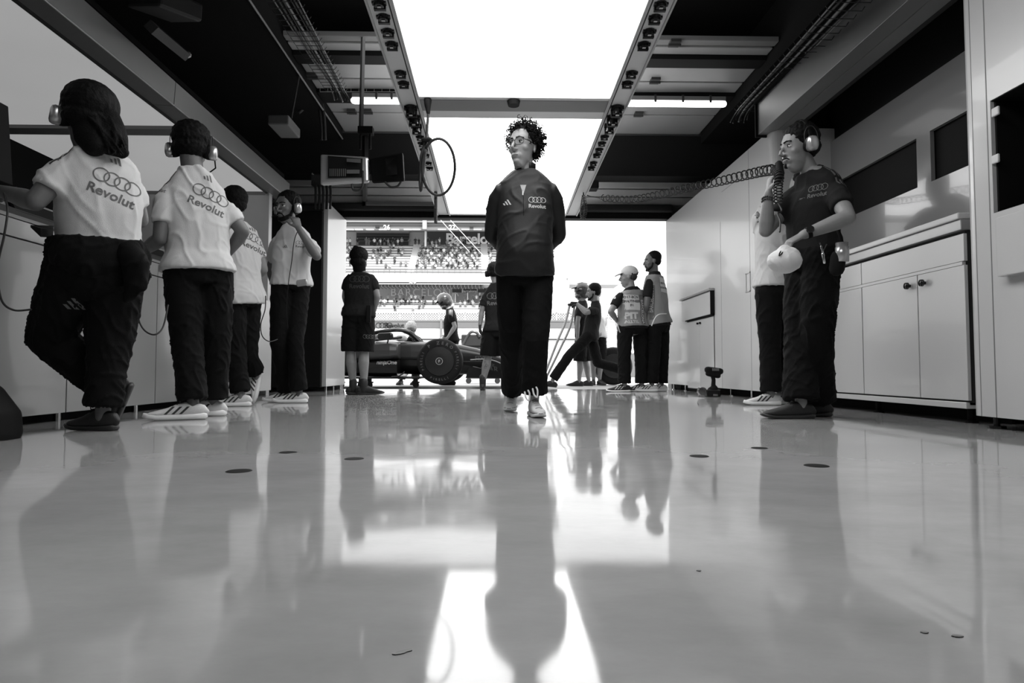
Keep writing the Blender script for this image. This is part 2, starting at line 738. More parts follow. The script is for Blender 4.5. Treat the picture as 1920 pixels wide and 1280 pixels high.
# wire cable trays (one each side) along the crossbar
for nm, xa, xb in (('left', 600, 745), ('right', 1188, 1352)):
    t = thing('cable_tray', 'thin wire cable tray above the %s tube light' % nm, 'cable tray', V((xa + xb) / 2, 170, 7.2))
    p, q = V(xa, 172, 7.3), V(xb, 172, 7.3)
    for dz, nn in ((0, 'rail'), (0.045, 'rail')):
        bm = B()
        tube(bm, [p + Vector((0, 0, dz)), q + Vector((0, 0, dz))], 0.004, 6)
        mk(nn, bm, ALU, t)
    for i in range(11):
        c = p.lerp(q, i / 10)
        bm = B()
        tube(bm, [c, c + Vector((0, 0, 0.045))], 0.003, 5)
        mk('rung', bm, ALU, t)
# tube lights
for px0, px1, lab in ((664, 778, 'white tube light left of the big light panels'), (1150, 1356, 'white tube light right of the big light panels')):
    p, q = V(px0, 187, 7.25), V(px1, 194, 7.25)
    q.z = p.z = V(940, 191, 7.25).z
    t = thing('tube_light', lab, 'light', (p + q) / 2, group='tube lights under the door panels')
    bm = B()
    tube(bm, [p, q], 0.038, 14, True)
    mk('diffuser', bm, TUBE_L, t, smooth=True)
    bm = B()
    box(bm, (p.x - 0.02, p.y - 0.04, p.z + 0.025), (q.x + 0.02, p.y + 0.04, p.z + 0.075))
    mk('housing', bm, MIDG, t, bevel=0.006)
    for i in range(4):
        c = p.lerp(q, (i + 0.5) / 4)
        bm = B()
        box(bm, (c.x - 0.012, c.y - 0.045, c.z + 0.0), (c.x + 0.012, c.y + 0.045, c.z + 0.085))
        mk('clip', bm, DARK, t)

# ------------------------------------------------------------------ ceiling light frame
ZA, ZS = 2.89, -0.031    # plane z = ZA + ZS*y


def onp(px, py, off=0.0):
    r = ray(px, py)
    s = (ZA + off - CAM.z) / (r.z - ZS * r.y)
    return CAM + r * s


def zp(y, off=0.0):
    return ZA + off + ZS * y


lf = thing('ceiling_light_frame', 'long aluminium framed ceiling light with two glowing white panels and rows of sockets', 'light', (0.15, 5, 2.75))
e1, e2 = onp(736, 0), onp(846, 399)
i1, i2 = onp(1207, 0), onp(1062, 397)
xl = (e1.x + e2.x) / 2
xr = (i1.x + i2.x) / 2
yb1, yb2, yend = onp(960, 179).y, onp(960, 218).y, onp(960, 399).y
wl = e1.x - onp(682, 0).x


def slab(xa, xb, ya, yb, z_lo, z_hi):
    bm = B()
    hexa(bm, [(xa, ya, zp(ya, z_lo)), (xb, ya, zp(ya, z_lo)), (xb, yb, zp(yb, z_lo)), (xa, yb, zp(yb, z_lo)),
              (xa, ya, zp(ya, z_hi)), (xb, ya, zp(ya, z_hi)), (xb, yb, zp(yb, z_hi)), (xa, yb, zp(yb, z_hi))])
    return bm


YF = 0.6
mk('light_panel', slab(xl, xr, YF, yb1, 0, 0.06), PANEL_L, lf, label='glowing white diffuser nearest the camera')
mk('light_panel', slab(xl, xr, yb2, yend, 0, 0.06), PANEL_L, lf, label='glowing white diffuser nearest the door')
for xa, xb in ((xl - wl, xl), (xr, xr + wl)):
    mk('side_rail', slab(xa, xb, YF, yend + 0.08, -0.012, 0.09), RAILW, lf)
    s = 1 if xa < 0 else -1
    inn = xb if xa < 0 else xa
    mk('rail_lip', slab(min(inn, inn - s * 0.018), max(inn, inn - s * 0.018), YF, yend + 0.05, -0.035, -0.012), ALU, lf)
    out = xa if xa < 0 else xb
    mk('rail_lip', slab(min(out, out + s * 0.014), max(out, out + s * 0.014), YF, yend + 0.05, -0.03, -0.012), ALU, lf)
    g = inn - s * 0.034
    mk('groove', slab(min(g, g - s * 0.01), max(g, g - s * 0.01), YF, yend, -0.0135, -0.008), SEAM, lf)
mk('cross_bar', slab(xl, xr, yb1, yb2, -0.02, 0.08), RAILW, lf)
mk('cross_bar', slab(xl, xr, yb1 + 0.05, yb2 - 0.16, -0.024, -0.02), MIDG, lf)
mk('cross_bar', slab(xl, xr, yend, yend + 0.07, -0.02, 0.08), RAILW, lf)
mk('cross_bar', slab(xl - wl, xr + wl, YF - 0.07, YF, -0.02, 0.08), RAILW, lf)
bm = B()
c = onp(963, 190, -0.024)
loft(bm, [(c, 0.06, 0.06), (c - Vector((0, 0, 0.04)), 0.05, 0.05)], n=16, dome=False)
mk('sensor', bm, BLACK, lf)


def socket_mesh():
    bm = B()
    loft(bm, [((0, 0, 0), 0.043, 0.043), ((0, 0, -0.012), 0.042, 0.042), ((0, 0, -0.012), 0.034, 0.034), ((0, 0, -0.03), 0.032, 0.032)], n=14, dome=False)
    box(bm, (-0.04, 0.02, -0.034), (0.04, 0.045, -0.002))
    box(bm, (-0.012, -0.012, -0.034), (0.012, 0.008, -0.030))
    for k in (-1, 1):
        box(bm, (k * 0.042 - 0.006, -0.02, -0.014), (k * 0.042 + 0.006, 0.012, 0))
    me = bpy.data.meshes.new('socket')
    bmesh.ops.recalc_face_normals(bm, faces=bm.faces[:])
    bm.to_mesh(me)
    bm.free()
    me.materials.append(BLACKG)
    return me


def lab_mesh():
    bm = B()
    box(bm, (-0.012, -0.014, -0.0365), (0.012, 0.002, -0.0345))
    me = bpy.data.meshes.new('socket_mark')
    bm.to_mesh(me)
    bm.free()
    me.materials.append(INKL)
    return me


sm, lm_ = socket_mesh(), lab_mesh()
tilt = math.atan(ZS)
org = ORG[lf.name]
rsock = [(1230, 7, 1), (1219, 32, 1), (1208, 58, 1), (1197, 82, 1), (1176, 136, 1), (1168, 155, 1), (1152, 200, 1.25), (1144, 218, 1.25), (1138, 233, 1.1), (1126, 255, .9), (1120, 267, .9), (1116, 279, .9), (1111, 289, .9), (1105, 304, .9), (1101, 313, .9)]
lsock = [(707, 5, 1), (716, 31, 1), (725, 58, 1), (733, 82, 1), (752, 136, 1), (758, 155, 1), (770, 200, 1.25), (777, 218, 1.25), (782, 234, 1.1), (792, 256, .9), (797, 268, .9), (803, 280, .9), (804, 290, .9), (808, 305, .9), (812, 314, .9)]
for L_ in (rsock, lsock):
    for px, py, s in L_:
        p = onp(px, py, -0.014)
        p.x = (xr + wl / 2 + 0.005) if L_ is rsock else (xl - wl / 2 - 0.005)
        o = bpy.data.objects.new('socket', sm)
        COL.objects.link(o)
        o.parent = lf
        o.location = p - org
        o.rotation_euler = (tilt, 0, 0)
        o.scale = (s, s, s if s <= 1 else 2.4)
        o2 = bpy.data.objects.new('socket_mark', lm_)
        COL.objects.link(o2)
        o2.parent = o

# ------------------------------------------------------------------ right side
XRB = 3.10
yc0, yc1 = onx(1812, 760, XR).y, onx(1440, 600, XR).y      # bench from the near column to the tall cabinet
zbot = onx(1809, 766, XR).z
zdr = onx(1797, 489, XR).z
zwk = onx(1794, 402, XR).z
bench = thing('base_cabinet', 'glossy white workbench cabinets with round black knobs along the right wall', 'cabinet', (XR + 0.27, (yc0 + yc1) / 2, 0))
bm = B()
box(bm, (XR + 0.02, yc0, zbot + 0.02), (XRB, yc1, zwk - 0.09))
mk('body', bm, SEAM, bench)
bm = B()
box(bm, (XR - 0.0, yc0, zbot), (XRB, yc1, zbot + 0.035))
mk('bottom_rail', bm, WHITE, bench, bevel=0.003)
ysm = [onx(px, 600, XR).y for px in (1812, 1722, 1617, 1538, 1465)] + [yc1]
for i in range(5):
    a, b_ = ysm[i], ysm[i + 1]
    gap = 0.004
    if b_ - a < 0.1:
        continue
    bm = B()
    box(bm, (XR, a + gap, zbot + 0.045), (XR + 0.02, b_ - gap, zdr - 0.028))
    dr = mk('door', bm, WHITE, bench, bevel=0.002)
    if i < 4:
        yk = b_ - 0.07 if i % 2 == 0 else a + 0.07
        bm = B()
        zk = zdr - 0.085
        loft(bm, [((XR, yk, zk), 0.010, 0.010), ((XR - 0.015, yk, zk), 0.010, 0.010), ((XR - 0.017, yk, zk), 0.022, 0.022), ((XR - 0.03, yk, zk), 0.02, 0.02)], n=16, dome=False)
        mk('knob', bm, BLACKG, dr, smooth=True)
for a, b_ in ((ysm[0], ysm[2]), (ysm[2], ysm[4]), (ysm[4], ysm[5])):
    if b_ - a < 0.06:
        continue
    bm = B()
    box(bm, (XR, a + 0.003, zdr - 0.006), (XR + 0.02, b_ - 0.003, zwk - 0.115))
    mk('drawer_front', bm, WHITE, bench, bevel=0.002)
bm = B()
box(bm, (XR - 0.0, yc0, zdr - 0.026), (XR + 0.02, yc1, zdr - 0.008))
mk('divider_rail', bm, WHITE, bench)
for y in (yc0 + 0.1, ysm[2], yc1 - 0.15):
    bm = B()
    cyl(bm, (XR + 0.1, y, 0), (XR + 0.1, y, zbot + 0.02), 0.018, 10)
    cyl(bm, (XR + 0.1, y, 0), (XR + 0.1, y, 0.012), 0.035, 12)
    mk('foot', bm, BLACK, bench)
bm = B()
box(bm, (XR + 0.25, yc0, 0), (XR + 0.27, yc1, zbot))
mk('plinth', bm, BLACK, bench)
bm = B()
box(bm, (XR - 0.03, yc0 - 0.02, zwk - 0.035), (XRB, yc1, zwk))
wt = mk('worktop', bm, WHITE, None, bevel=0.006)
tag(wt, 'long white worktop on the right bench in front of the dark windows', 'worktop')
bm = B()
box(bm, (XR - 0.015, yc0 - 0.02, zwk - 0.095), (XRB, yc1, zwk - 0.036))
o = mk('edge_rail', bm, ALU, wt, bevel=0.004)
# back panel with two dark windows
ztop = onx(1783, 113, XRB).z
wr = struct('trim_5', (lambda b: (box(b, (XRB + 0.04, yc0 - 0.5, zwk - 0.1), (XRB + 0.06, yc1 + 0.1, 2.9)), b)[1])(B()), BLACK)
wa = [(onx(1784, 300, XRB).y - 0.6, onx(1745, 300, XRB).y), (onx(1719, 300, XRB).y, onx(1565, 380, XRB).y - 0.06)]
zw0, zw1 = onx(1719, 352, XRB).z, onx(1719, 259, XRB).z
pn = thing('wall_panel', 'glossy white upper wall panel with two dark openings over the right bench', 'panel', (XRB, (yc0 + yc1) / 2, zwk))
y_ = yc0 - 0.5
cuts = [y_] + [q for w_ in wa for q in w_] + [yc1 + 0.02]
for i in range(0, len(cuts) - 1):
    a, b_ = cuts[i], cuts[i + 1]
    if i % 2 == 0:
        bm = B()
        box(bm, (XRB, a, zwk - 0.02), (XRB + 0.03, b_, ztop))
        mk('upright_panel', bm, PSHADE, pn)
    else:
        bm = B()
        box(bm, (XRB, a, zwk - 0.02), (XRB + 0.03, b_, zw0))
        mk('lower_panel', bm, PSHADE, pn)
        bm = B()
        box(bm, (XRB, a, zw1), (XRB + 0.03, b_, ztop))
        mk('upper_panel', bm, PSHADE, pn)
# dark ceiling of the bay and the aluminium soffit over the bench
ZSO = onx(1478, 252, 2.71).z
ZSO = 2.52
s0, s1 = onz(1703, 0, ZSO).x, onz(1779, 5, ZSO).x
ysf = onz(1411, 253, ZSO).y
so = thing('soffit_beam', 'long pale aluminium soffit over the right bench', 'beam', ((s0 + s1) / 2, 4, ZSO))
bm = B()
box(bm, (s0, -1.0, ZSO), ((s0 + s1) / 2, ysf, ZSO + 0.3))
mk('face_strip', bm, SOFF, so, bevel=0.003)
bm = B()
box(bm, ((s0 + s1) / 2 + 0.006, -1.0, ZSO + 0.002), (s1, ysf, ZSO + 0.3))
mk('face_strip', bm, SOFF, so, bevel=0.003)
bm = B()
hexa(bm, [(s1, -1, ZSO), (s1 + 0.1, -1, ZSO + 0.05), (s1 + 0.1, ysf, ZSO + 0.05), (s1, ysf, ZSO), (s1, -1, ZSO + 0.3), (s1 + 0.1, -1, ZSO + 0.3), (s1 + 0.1, ysf, ZSO + 0.3), (s1, ysf, ZSO + 0.3)])
mk('inner_strip', bm, DARK, so)
bm = B()
box(bm, (s0 - 0.03, -1.0, ZSO + 0.3), (4.2, ysf + 0.02, ZSO + 0.34))
struct('trim_6', bm, CEIL)
bm = B()
box(bm, (s0 - 0.02, ysf, ZSO - 0.02), (XRB + 0.3, ysf + 0.02, ZSO + 0.3))
struct('trim_7', bm, BLACK)
# tall white cabinet by the door
ztc = onx(1427, 259, XR).z
yt0, yt1 = onx(1450, 300, XR).y, FRONT
tc = thing('tall_cabinet', 'tall glossy white cabinet wall beside the garage door on the right', 'cabinet', (XR + 0.3, (yt0 + yt1) / 2, 0))
zgb = onx(1253, 723, XR).z
zgb = 0.085
bm = B()
n = 6
rad = 0.09
prof = [(XR, yt1)] + [(XR + rad * (1 - math.sin(PI / 2 * i / n)), yt0 + rad * (1 - math.cos(PI / 2 * i / n))) for i in range(n, -1, -1)][::-1]
prof = [(XR, yt1), (XR, yt0 + rad)] + [(XR + rad - rad * math.cos(PI / 2 * i / n), yt0 + rad - rad * math.sin(PI / 2 * i / n)) for i in range(1, n + 1)] + [(3.5, yt0), (3.5, yt1)]
vs0 = [bm.verts.new((x, y, zgb)) for x, y in prof]
vs1 = [bm.verts.new((x, y, ztc)) for x, y in prof]
for i in range(len(prof)):
    j = (i + 1) % len(prof)
    bm.faces.new((vs0[i], vs0[j], vs1[j], vs1[i]))
bm.faces.new(vs0)
bm.faces.new(vs1)
mk('body', bm, WHITE, tc)
for px in (1353, 1408):
    yy = onx(px, 600, XR).y
    bm = B()
    box(bm, (XR - 0.001, yy - 0.003, zgb), (XR + 0.001, yy + 0.003, ztc - 0.55 if px == 1353 else ztc))
    mk('seam', bm, MIDG, tc)
bm = B()
p, q = onx(1353, 360, XR), onx(1408, 322, XR)
box(bm, (XR - 0.001, q.y, p.z - 0.003), (XR + 0.001, p.y, p.z + 0.003))
mk('seam', bm, MIDG, tc)
# hatch with lifted flap and small double doors
y1, y0 = onx(1290, 690, XR).y, onx(1341, 690, XR).y
zh0, zh1 = onx(1340, 733, XR).z, onx(1340, 590, XR).z
zh2 = onx(1340, 545, XR).z
bm = B()
box(bm, (XR - 0.004, y0, zh0), (XR + 0.001, y1, zh1))
hx = mk('hatch_frame', bm, SEAM, tc)
ym = (y0 + y1) / 2
for a, b_ in ((y0 + 0.012, ym - 0.003), (ym + 0.003, y1 - 0.012)):
    bm = B()
    box(bm, (XR - 0.008, a, zh0 + 0.012), (XR - 0.002, b_, zh1 - 0.015))
    d = mk('hatch_door', bm, WHITE, tc)
    bm = B()
    yk = ym - 0.05 if a < ym - 0.01 else ym + 0.05
    cyl(bm, (XR - 0.008, yk, zh1 - 0.06), (XR - 0.03, yk, zh1 - 0.06), 0.013, 12)
    mk('knob', bm, BLACK, d)
bm = B()
box(bm, (XR - 0.05, y0 - 0.01, zh1 + 0.01), (XR - 0.001, y1 + 0.1, zh2))
mk('lift_flap', bm, WHITE, tc, bevel=0.004)
bm = B()
box(bm, (XR - 0.052, y0 - 0.014, zh1 + 0.0), (XR - 0.001, y0 - 0.006, zh2 + 0.02))
box(bm, (XR - 0.03, y0 - 0.014, zh1 + 0.0), (XR - 0.001, y1, zh1 + 0.012))
mk('flap_seal', bm, BLACK, tc)
bm = B()
box(bm, (XR - 0.075, y0 - 0.02, zh2 + 0.005), (XR - 0.001, y1 + 0.12, zh2 + 0.035))
mk('flap_hinge', bm, ALU, tc, bevel=0.006)
p = onx(1403, 529, XR)
bm = B()
for a, b_, c_, d_ in ((-.06, -.045, -.1, .1), (.045, .06, -.1, .1), (-.06, .06, .09, .1), (-.06, .06, -.1, -.09)):
    box(bm, (XR - 0.006, p.y + a, p.z + c_), (XR + 0.001, p.y + b_, p.z + d_))
mk('recessed_handle', bm, ALU, tc)
for i in range(7):
    y = yt0 + 0.15 + i * (yt1 - yt0 - 0.3) / 6
    bm = B()
    cyl(bm, (XR + 0.06, y, 0.0), (XR + 0.06, y, zgb + 0.01), 0.016, 10)
    cyl(bm, (XR + 0.06, y, 0.0), (XR + 0.06, y, 0.012), 0.032, 12)
    mk('foot', bm, CHROME, tc)
bm = B()
box(bm, (XR + 0.2, yt0, 0), (XR + 0.22, yt1, zgb))
mk('plinth', bm, BLACK, tc)

# near tall cabinet at the right edge
XN = 2.47
yn = onx(1812, 700, XN).y
nc = thing('tall_cabinet', 'tall white cabinet at the right edge with a dark open compartment', 'cabinet', (XN + 0.3, yn - 1.2, 0))
za, zb_ = onx(1862, 400, XN).z, onx(1862, 186, XN).z
ya_ = onx(1860, 300, XN).y
yb_ = 1.55
znb = onx(1812, 777, XN).z
bm = B()
prof = [(XN, ya_), (XN, yn - rad)] + [(XN + rad - rad * math.cos(PI / 2 * i / n), yn - rad + rad * math.sin(PI / 2 * i / n)) for i in range(1, n + 1)] + [(3.4, yn), (3.4, ya_)]
vs0 = [bm.verts.new((x, y, znb)) for x, y in prof]
vs1 = [bm.verts.new((x, y, 3.0)) for x, y in prof]
for i in range(len(prof)):
    j = (i + 1) % len(prof)
    bm.faces.new((vs0[i], vs0[j], vs1[j], vs1[i]))
bm.faces.new(vs0)
bm.faces.new(vs1)
mk('end_column', bm, WHITE, nc)
ys1 = onx(1848, 300, XN).y
bm = B()
box(bm, (XN - 0.001, yn - rad - 0.01, znb), (XN + 0.001, yn - rad - 0.006, 3.0))
mk('seam', bm, MIDG, nc)
bm = B()
box(bm, (XN - 0.0012, ya_ + 0.02, znb), (XN + 0.001, ya_ + 0.026, 3.0))
mk('seam', bm, MIDG, nc)
for nm_, a, b_ in (('lower_panel', znb, za), ('upper_panel', zb_, 3.0)):
    bm = B()
    box(bm, (XN, -1.0, a), (3.4, ya_, b_))
    mk(nm_, bm, WHITE, nc)
bm = B()
box(bm, (XN, -1.0, za), (3.4, yb_, zb_))
mk('end_panel', bm, WHITE, nc)
bm = B()
box(bm, (3.0, yb_, za), (3.02, ya_, zb_))
mk('dark_back', bm, BLACK, nc)
bm = B()
box(bm, (XN + 0.02, ya_ - 0.012, za), (3.0, ya_ - 0.001, zb_))
mk('dark_side', bm, BLACK, nc)
bm = B()
box(bm, (XN + 0.005, yb_, zb_ - 0.004), (3.0, ya_, zb_ - 0.001))
box(bm, (XN + 0.005, yb_, za + 0.001), (3.0, ya_, za + 0.004))
mk('dark_shelf', bm, BLACK, nc)
for py in (208, 297):
    p = onx(1868, py, XN)
    bm = B()
    box(bm, (XN - 0.004, p.y - 0.015, p.z - 0.022), (XN + 0.01, p.y + 0.03, p.z + 0.022))
    mk('magnetic_tab', bm, WHITE2, nc, bevel=0.006)
zf0, zf1 = onx(1875, 518, XN - 0.05).z, onx(1868, 408, XN - 0.05).z
yf = onx(1868, 480, XN - 0.05).y
bm = B()
box(bm, (XN - 0.05, 0.8, zf0), (XN, yf, zf1))
mk('raised_flap', bm, WHITE, nc, bevel=0.004)
for y in (yn - 0.12, yn - 0.5, yn - 0.9):
    bm = B()
    cyl(bm, (XN + 0.06, y, 0.0), (XN + 0.06, y, znb + 0.01), 0.014, 10)
    cyl(bm, (XN + 0.06, y, 0.0), (XN + 0.06, y, 0.014), 0.04, 14)
    mk('foot', bm, BLACKG, nc)
bm = B()
box(bm, (XN + 0.3, -1, 0), (XN + 0.32, yn, znb))
mk('plinth', bm, BLACK, nc)

# ------------------------------------------------------------------ left bench
yl1 = onx(484, 600, XL).y
zlb = 0.05
zlt = onx(96, 465, XL).z
zlw = onx(2, 364, XL).z
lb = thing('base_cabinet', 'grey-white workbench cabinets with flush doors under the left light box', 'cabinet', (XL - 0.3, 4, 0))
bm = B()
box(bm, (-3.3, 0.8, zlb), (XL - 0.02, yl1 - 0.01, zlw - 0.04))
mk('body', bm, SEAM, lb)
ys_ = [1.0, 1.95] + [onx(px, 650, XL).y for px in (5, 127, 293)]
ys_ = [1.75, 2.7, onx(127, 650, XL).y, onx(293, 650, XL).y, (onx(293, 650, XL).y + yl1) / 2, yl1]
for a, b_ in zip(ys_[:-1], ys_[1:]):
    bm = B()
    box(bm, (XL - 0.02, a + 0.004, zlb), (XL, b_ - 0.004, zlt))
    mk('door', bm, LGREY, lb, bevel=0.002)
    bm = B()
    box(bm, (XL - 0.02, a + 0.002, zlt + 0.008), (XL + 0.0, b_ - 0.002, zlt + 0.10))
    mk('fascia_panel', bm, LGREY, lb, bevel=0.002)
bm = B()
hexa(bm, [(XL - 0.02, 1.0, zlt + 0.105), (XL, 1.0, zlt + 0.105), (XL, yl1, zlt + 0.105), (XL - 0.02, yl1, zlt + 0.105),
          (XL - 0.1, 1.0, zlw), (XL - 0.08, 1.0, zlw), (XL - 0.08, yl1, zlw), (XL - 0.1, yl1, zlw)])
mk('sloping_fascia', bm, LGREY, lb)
p, q = onx(26, 396, XL - 0.03), onx(103, 420, XL - 0.03)
for k in range(4):
    a = p.y + k * 0.95
    bm = B()
    hexa(bm, [(XL - 0.035, a, zlt + 0.155), (XL - 0.019, a, zlt + 0.155), (XL - 0.019, a + 0.6, zlt + 0.155), (XL - 0.035, a + 0.6, zlt + 0.155),
              (XL - 0.072, a, zlt + 0.225), (XL - 0.056, a, zlt + 0.225), (XL - 0.056, a + 0.6, zlt + 0.225), (XL - 0.072, a + 0.6, zlt + 0.225)])
    mk('slot', bm, BLACK, lb)
bm = B()
box(bm, (-3.3, 1.0, 0.0), (XL - 0.12, yl1, zlb))
mk('plinth', bm, BLACK, lb)
for i in range(6):
    bm = B()
    y = 2.2 + i * 0.8
    cyl(bm, (XL - 0.06, y, 0), (XL - 0.06, y, zlb), 0.02, 10)
    mk('foot', bm, CHROME, lb)
bm = B()
box(bm, (-4.2, 0.8, zlw), (XL - 0.06, yl1, zlw + 0.035))
tag(mk('worktop', bm, MIDG, None, bevel=0.005), 'grey standing-height worktop the crew lean on at left', 'worktop')
# end wall of the left bay
ye = 7.45
bm = B()
box(bm, (-4.4, ye, 0), (-2.66, ye + 0.1, 2.6))
struct('wall_bay', bm, mat('bay_wall', 0.42, 0.35, coat=0.2))
bm = B()
box(bm, (-4.38, yl1 + 0.02, 0.06), (XL - 0.1, ye - 0.01, zlt + 0.1))
o = mk('side_cabinet', bm, WHITE, None, bevel=0.003)
tag(o, 'plain white cabinet end between the left bench and the black cabinet', 'cabinet')
# light box over the left bench
ZB = 2.35
xa_, xb_ = onz(510, 371, ZB).x, onz(528, 363, ZB).x
yy2 = onz(480, 371, ZB).y
yy1, yy0 = onz(300, 252, ZB).y, onz(300, 240, ZB).y
bx_ = thing('light_box', 'dim glowing ceiling light box in two panels over the left bench', 'light', (-3.4, 4, ZB))
xo = -4.38
bm = B()
box(bm, (xo, 0.5, ZB + 0.02), (xa_, yy0, ZB + 0.08))
mk('light_panel', bm, BAY_L, bx_)
bm = B()
box(bm, (xo, yy1, ZB + 0.02), (xa_, yy2, ZB + 0.08))
mk('light_panel', bm, BAY_L, bx_)
bm = B()
box(bm, (xo, yy0, ZB - 0.01), (xa_, yy1, ZB + 0.1))
mk('divider_bar', bm, MIDG, bx_)
bm = B()
box(bm, (xo, yy2, ZB - 0.02), (xa_ - 0.005, ye - 0.002 if yy2 + .05 > ye else yy2 + 0.05, ZB + 0.1))
mk('divider_bar', bm, MIDG, bx_)
zc = ZB + 0.19
bb = thing('soffit_beam', 'long grey aluminium beam with bright edge along the left light box', 'beam', (-2.6, 4, ZB))
ysp = onx(326, 200, xb_).y
for a, b_ in ((0.5, ysp - 0.004), (ysp + 0.004, yy2 + 0.06)):
    bm = B()
    hexa(bm, [(xa_, a, ZB + 0.01), (xb_, a, ZB), (xb_, b_, ZB), (xa_, b_, ZB + 0.01), (xa_, a, zc), (xb_ + 0.01, a, zc), (xb_ + 0.01, b_, zc), (xa_, b_, zc)])
    mk('beam_section', bm, mat('grey_anodised', 0.18, 0.4, metal=0.3), bb)
    bm = B()
    tube(bm, [(xb_ + 0.002, a, ZB + 0.002), (xb_ + 0.002, b_, ZB + 0.002)], 0.006, 8)
    mk('edge_bead', bm, ALU, bb, smooth=True)
    bm = B()
    box(bm, (xa_ - 0.0, a, ZB - 0.004), (xa_ + 0.02, b_, ZB + 0.02))
    mk('inner_lip', bm, DARK, bb)
bm = B()
box(bm, (-4.4, 0.5, zc + 0.02), (xb_, ye + 0.1, zc + 0.06))
struct('trim_8', bm, CEIL)
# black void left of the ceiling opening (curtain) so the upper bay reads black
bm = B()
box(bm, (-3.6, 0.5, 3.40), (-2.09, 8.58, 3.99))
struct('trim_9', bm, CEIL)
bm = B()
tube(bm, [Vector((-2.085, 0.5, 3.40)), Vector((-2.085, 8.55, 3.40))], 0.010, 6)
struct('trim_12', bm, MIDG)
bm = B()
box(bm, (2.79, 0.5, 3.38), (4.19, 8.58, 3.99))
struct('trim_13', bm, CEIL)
# black tall cabinet and white door reveal
bm = B()
yk0 = 8.55
box(bm, (-3.6, yk0, 0.06), (-2.34, 9.3, V(600, 395, yk0).z))
o = mk('black_cabinet', bm, BLACK, None, bevel=0.01)
tag(o, 'tall matt black cabinet behind the man touching his face', 'cabinet')
bm = B()
box(bm, (-2.34, 8.62, 0.07), (-2.285, FRONT + 0.1, V(640, 408, 9.5).z))
struct('trim_10', bm, WHITE)
for y in (8.7, 9.1, 9.5):
    bm = B()
    cyl(bm, (-2.31, y, 0), (-2.31, y, 0.075), 0.015, 8)
    struct('trim_11', bm, CHROME)

# monitors over the left bench
mb = thing('monitor_bank', 'row of black monitors seen edge-on above the left worktop', 'monitor', (-2.8, 3, zlw))
zm = onx(122, 250, -2.75).z
ya_m = 1.2
for k in range(4):
    a = 1.2 + k * 0.62
    bm = B()
    hexa(bm, [(-2.80, a, zlw + 0.16), (-2.75, a, zlw + 0.16), (-2.75, a + 0.60, zlw + 0.16), (-2.80, a + 0.60, zlw + 0.16),
              (-2.84, a, zm), (-2.79, a, zm), (-2.79, a + 0.60, zm), (-2.84, a + 0.60, zm)])
    s_ = mk('screen_housing', bm, BLACK, mb, bevel=0.006)
    bm = B()
    box(bm, (-2.88, a + 0.25, zlw + 0.035), (-2.82, a + 0.35, zlw + 0.3))
    mk('stand', bm, DARK, mb)
bm = B()
tube(bm, [(-2.78, 1.6, zm + 0.02), (-2.78, 1.9, zm + 0.02)], 0.02, 8)
mk('clamp', bm, DARK, mb)

# ================================================================== PEOPLE
UP = Vector((0, 0, 1))


def dirv(deg, up=0.0):
    a = R(deg)
    return Vector((-math.sin(a), -math.cos(a), up)).normalized()


def frame(c, fwd, up=UP):
    y = Vector(fwd).normalized()
    z = (Vector(up) - y * y.dot(Vector(up))).normalized()
    x = y.cross(z)
    return Matrix(((x.x, y.x, z.x, c[0]), (x.y, y.y, z.y, c[1]), (x.z, y.z, z.z, c[2]), (0, 0, 0, 1)))


def head_matrix(c, yaw, pitch=0, roll=0):
    f = dirv(yaw)
    M = frame(c, f)
    return M @ Matrix.Rotation(R(-pitch), 4, 'X') @ Matrix.Rotation(R(roll), 4, 'Y')


def head_shape(bm, M, s=1.0, nose=1.0, detail=True):
    S = M @ Matrix.Scale(s, 4)
    e = lambda c, r, sg=16, rg=12: ell(bm, c, r, S, sg, rg)
    e((0, -0.016, 0.046), (0.073, 0.093, 0.082), 22, 16)      # skull
    e((0, 0.014, 0.012), (0.067, 0.076, 0.078), 20, 14)       # forehead and temples
    ux = S.to_3x3() @ Vector((1, 0, 0))
    loft(bm, [(S @ Vector((0, y, z)), w * s, d_ * s, ux) for y, z, w, d_ in ((0.012, 0.045, .066, .074), (0.014, 0.010, .064, .074), (0.018, -0.020, .060, .068), (0.020, -0.050, .053, .062), (0.024, -0.076, .047, .056), (0.032, -0.098, .034, .044))], n=20, sup=2.3)
    e((0, 0.066, -0.094), (0.022, 0.018, 0.016))              # chin
    e((0, 0.074, 0.030), (0.048, 0.018, 0.012))               # brow
    e((0, 0.064, -0.062), (0.036, 0.024, 0.028))              # muzzle
    for k in (-1, 1):
        e((k * 0.038, 0.045, -0.018), (0.024, 0.028, 0.024))  # cheekbone
        E = S @ Matrix.Translation((k * 0.072, -0.010, -0.004)) @ Matrix.Rotation(R(k * -20), 4, 'Z') @ Matrix.Rotation(R(12), 4, 'X')
        ell(bm, (0, 0, 0.006), (0.008, 0.018, 0.028), E, 12, 8)
        ell(bm, (0, 0.004, -0.022), (0.007, 0.010, 0.012), E, 10, 6)
        e((k * 0.0110, 0.093, -0.033), (0.0080, 0.010, 0.007), 10, 8)
    P = [(0, 0.084, 0.026), (0, 0.094, 0.006), (0, 0.104 + 0.003 * nose, -0.014), (0, 0.108 + 0.006 * nose, -0.027), (0, 0.096, -0.037)]
    loft(bm, [(S @ Vector(p), r * s, r * s) for p, r in zip(P, (0.0085, 0.0080, 0.0090, 0.0095, 0.008))], n=10)
    e((0, 0.086, -0.0605), (0.022, 0.009, 0.0050), 12, 8)
    e((0, 0.085, -0.071), (0.019, 0.009, 0.0060), 12, 8)


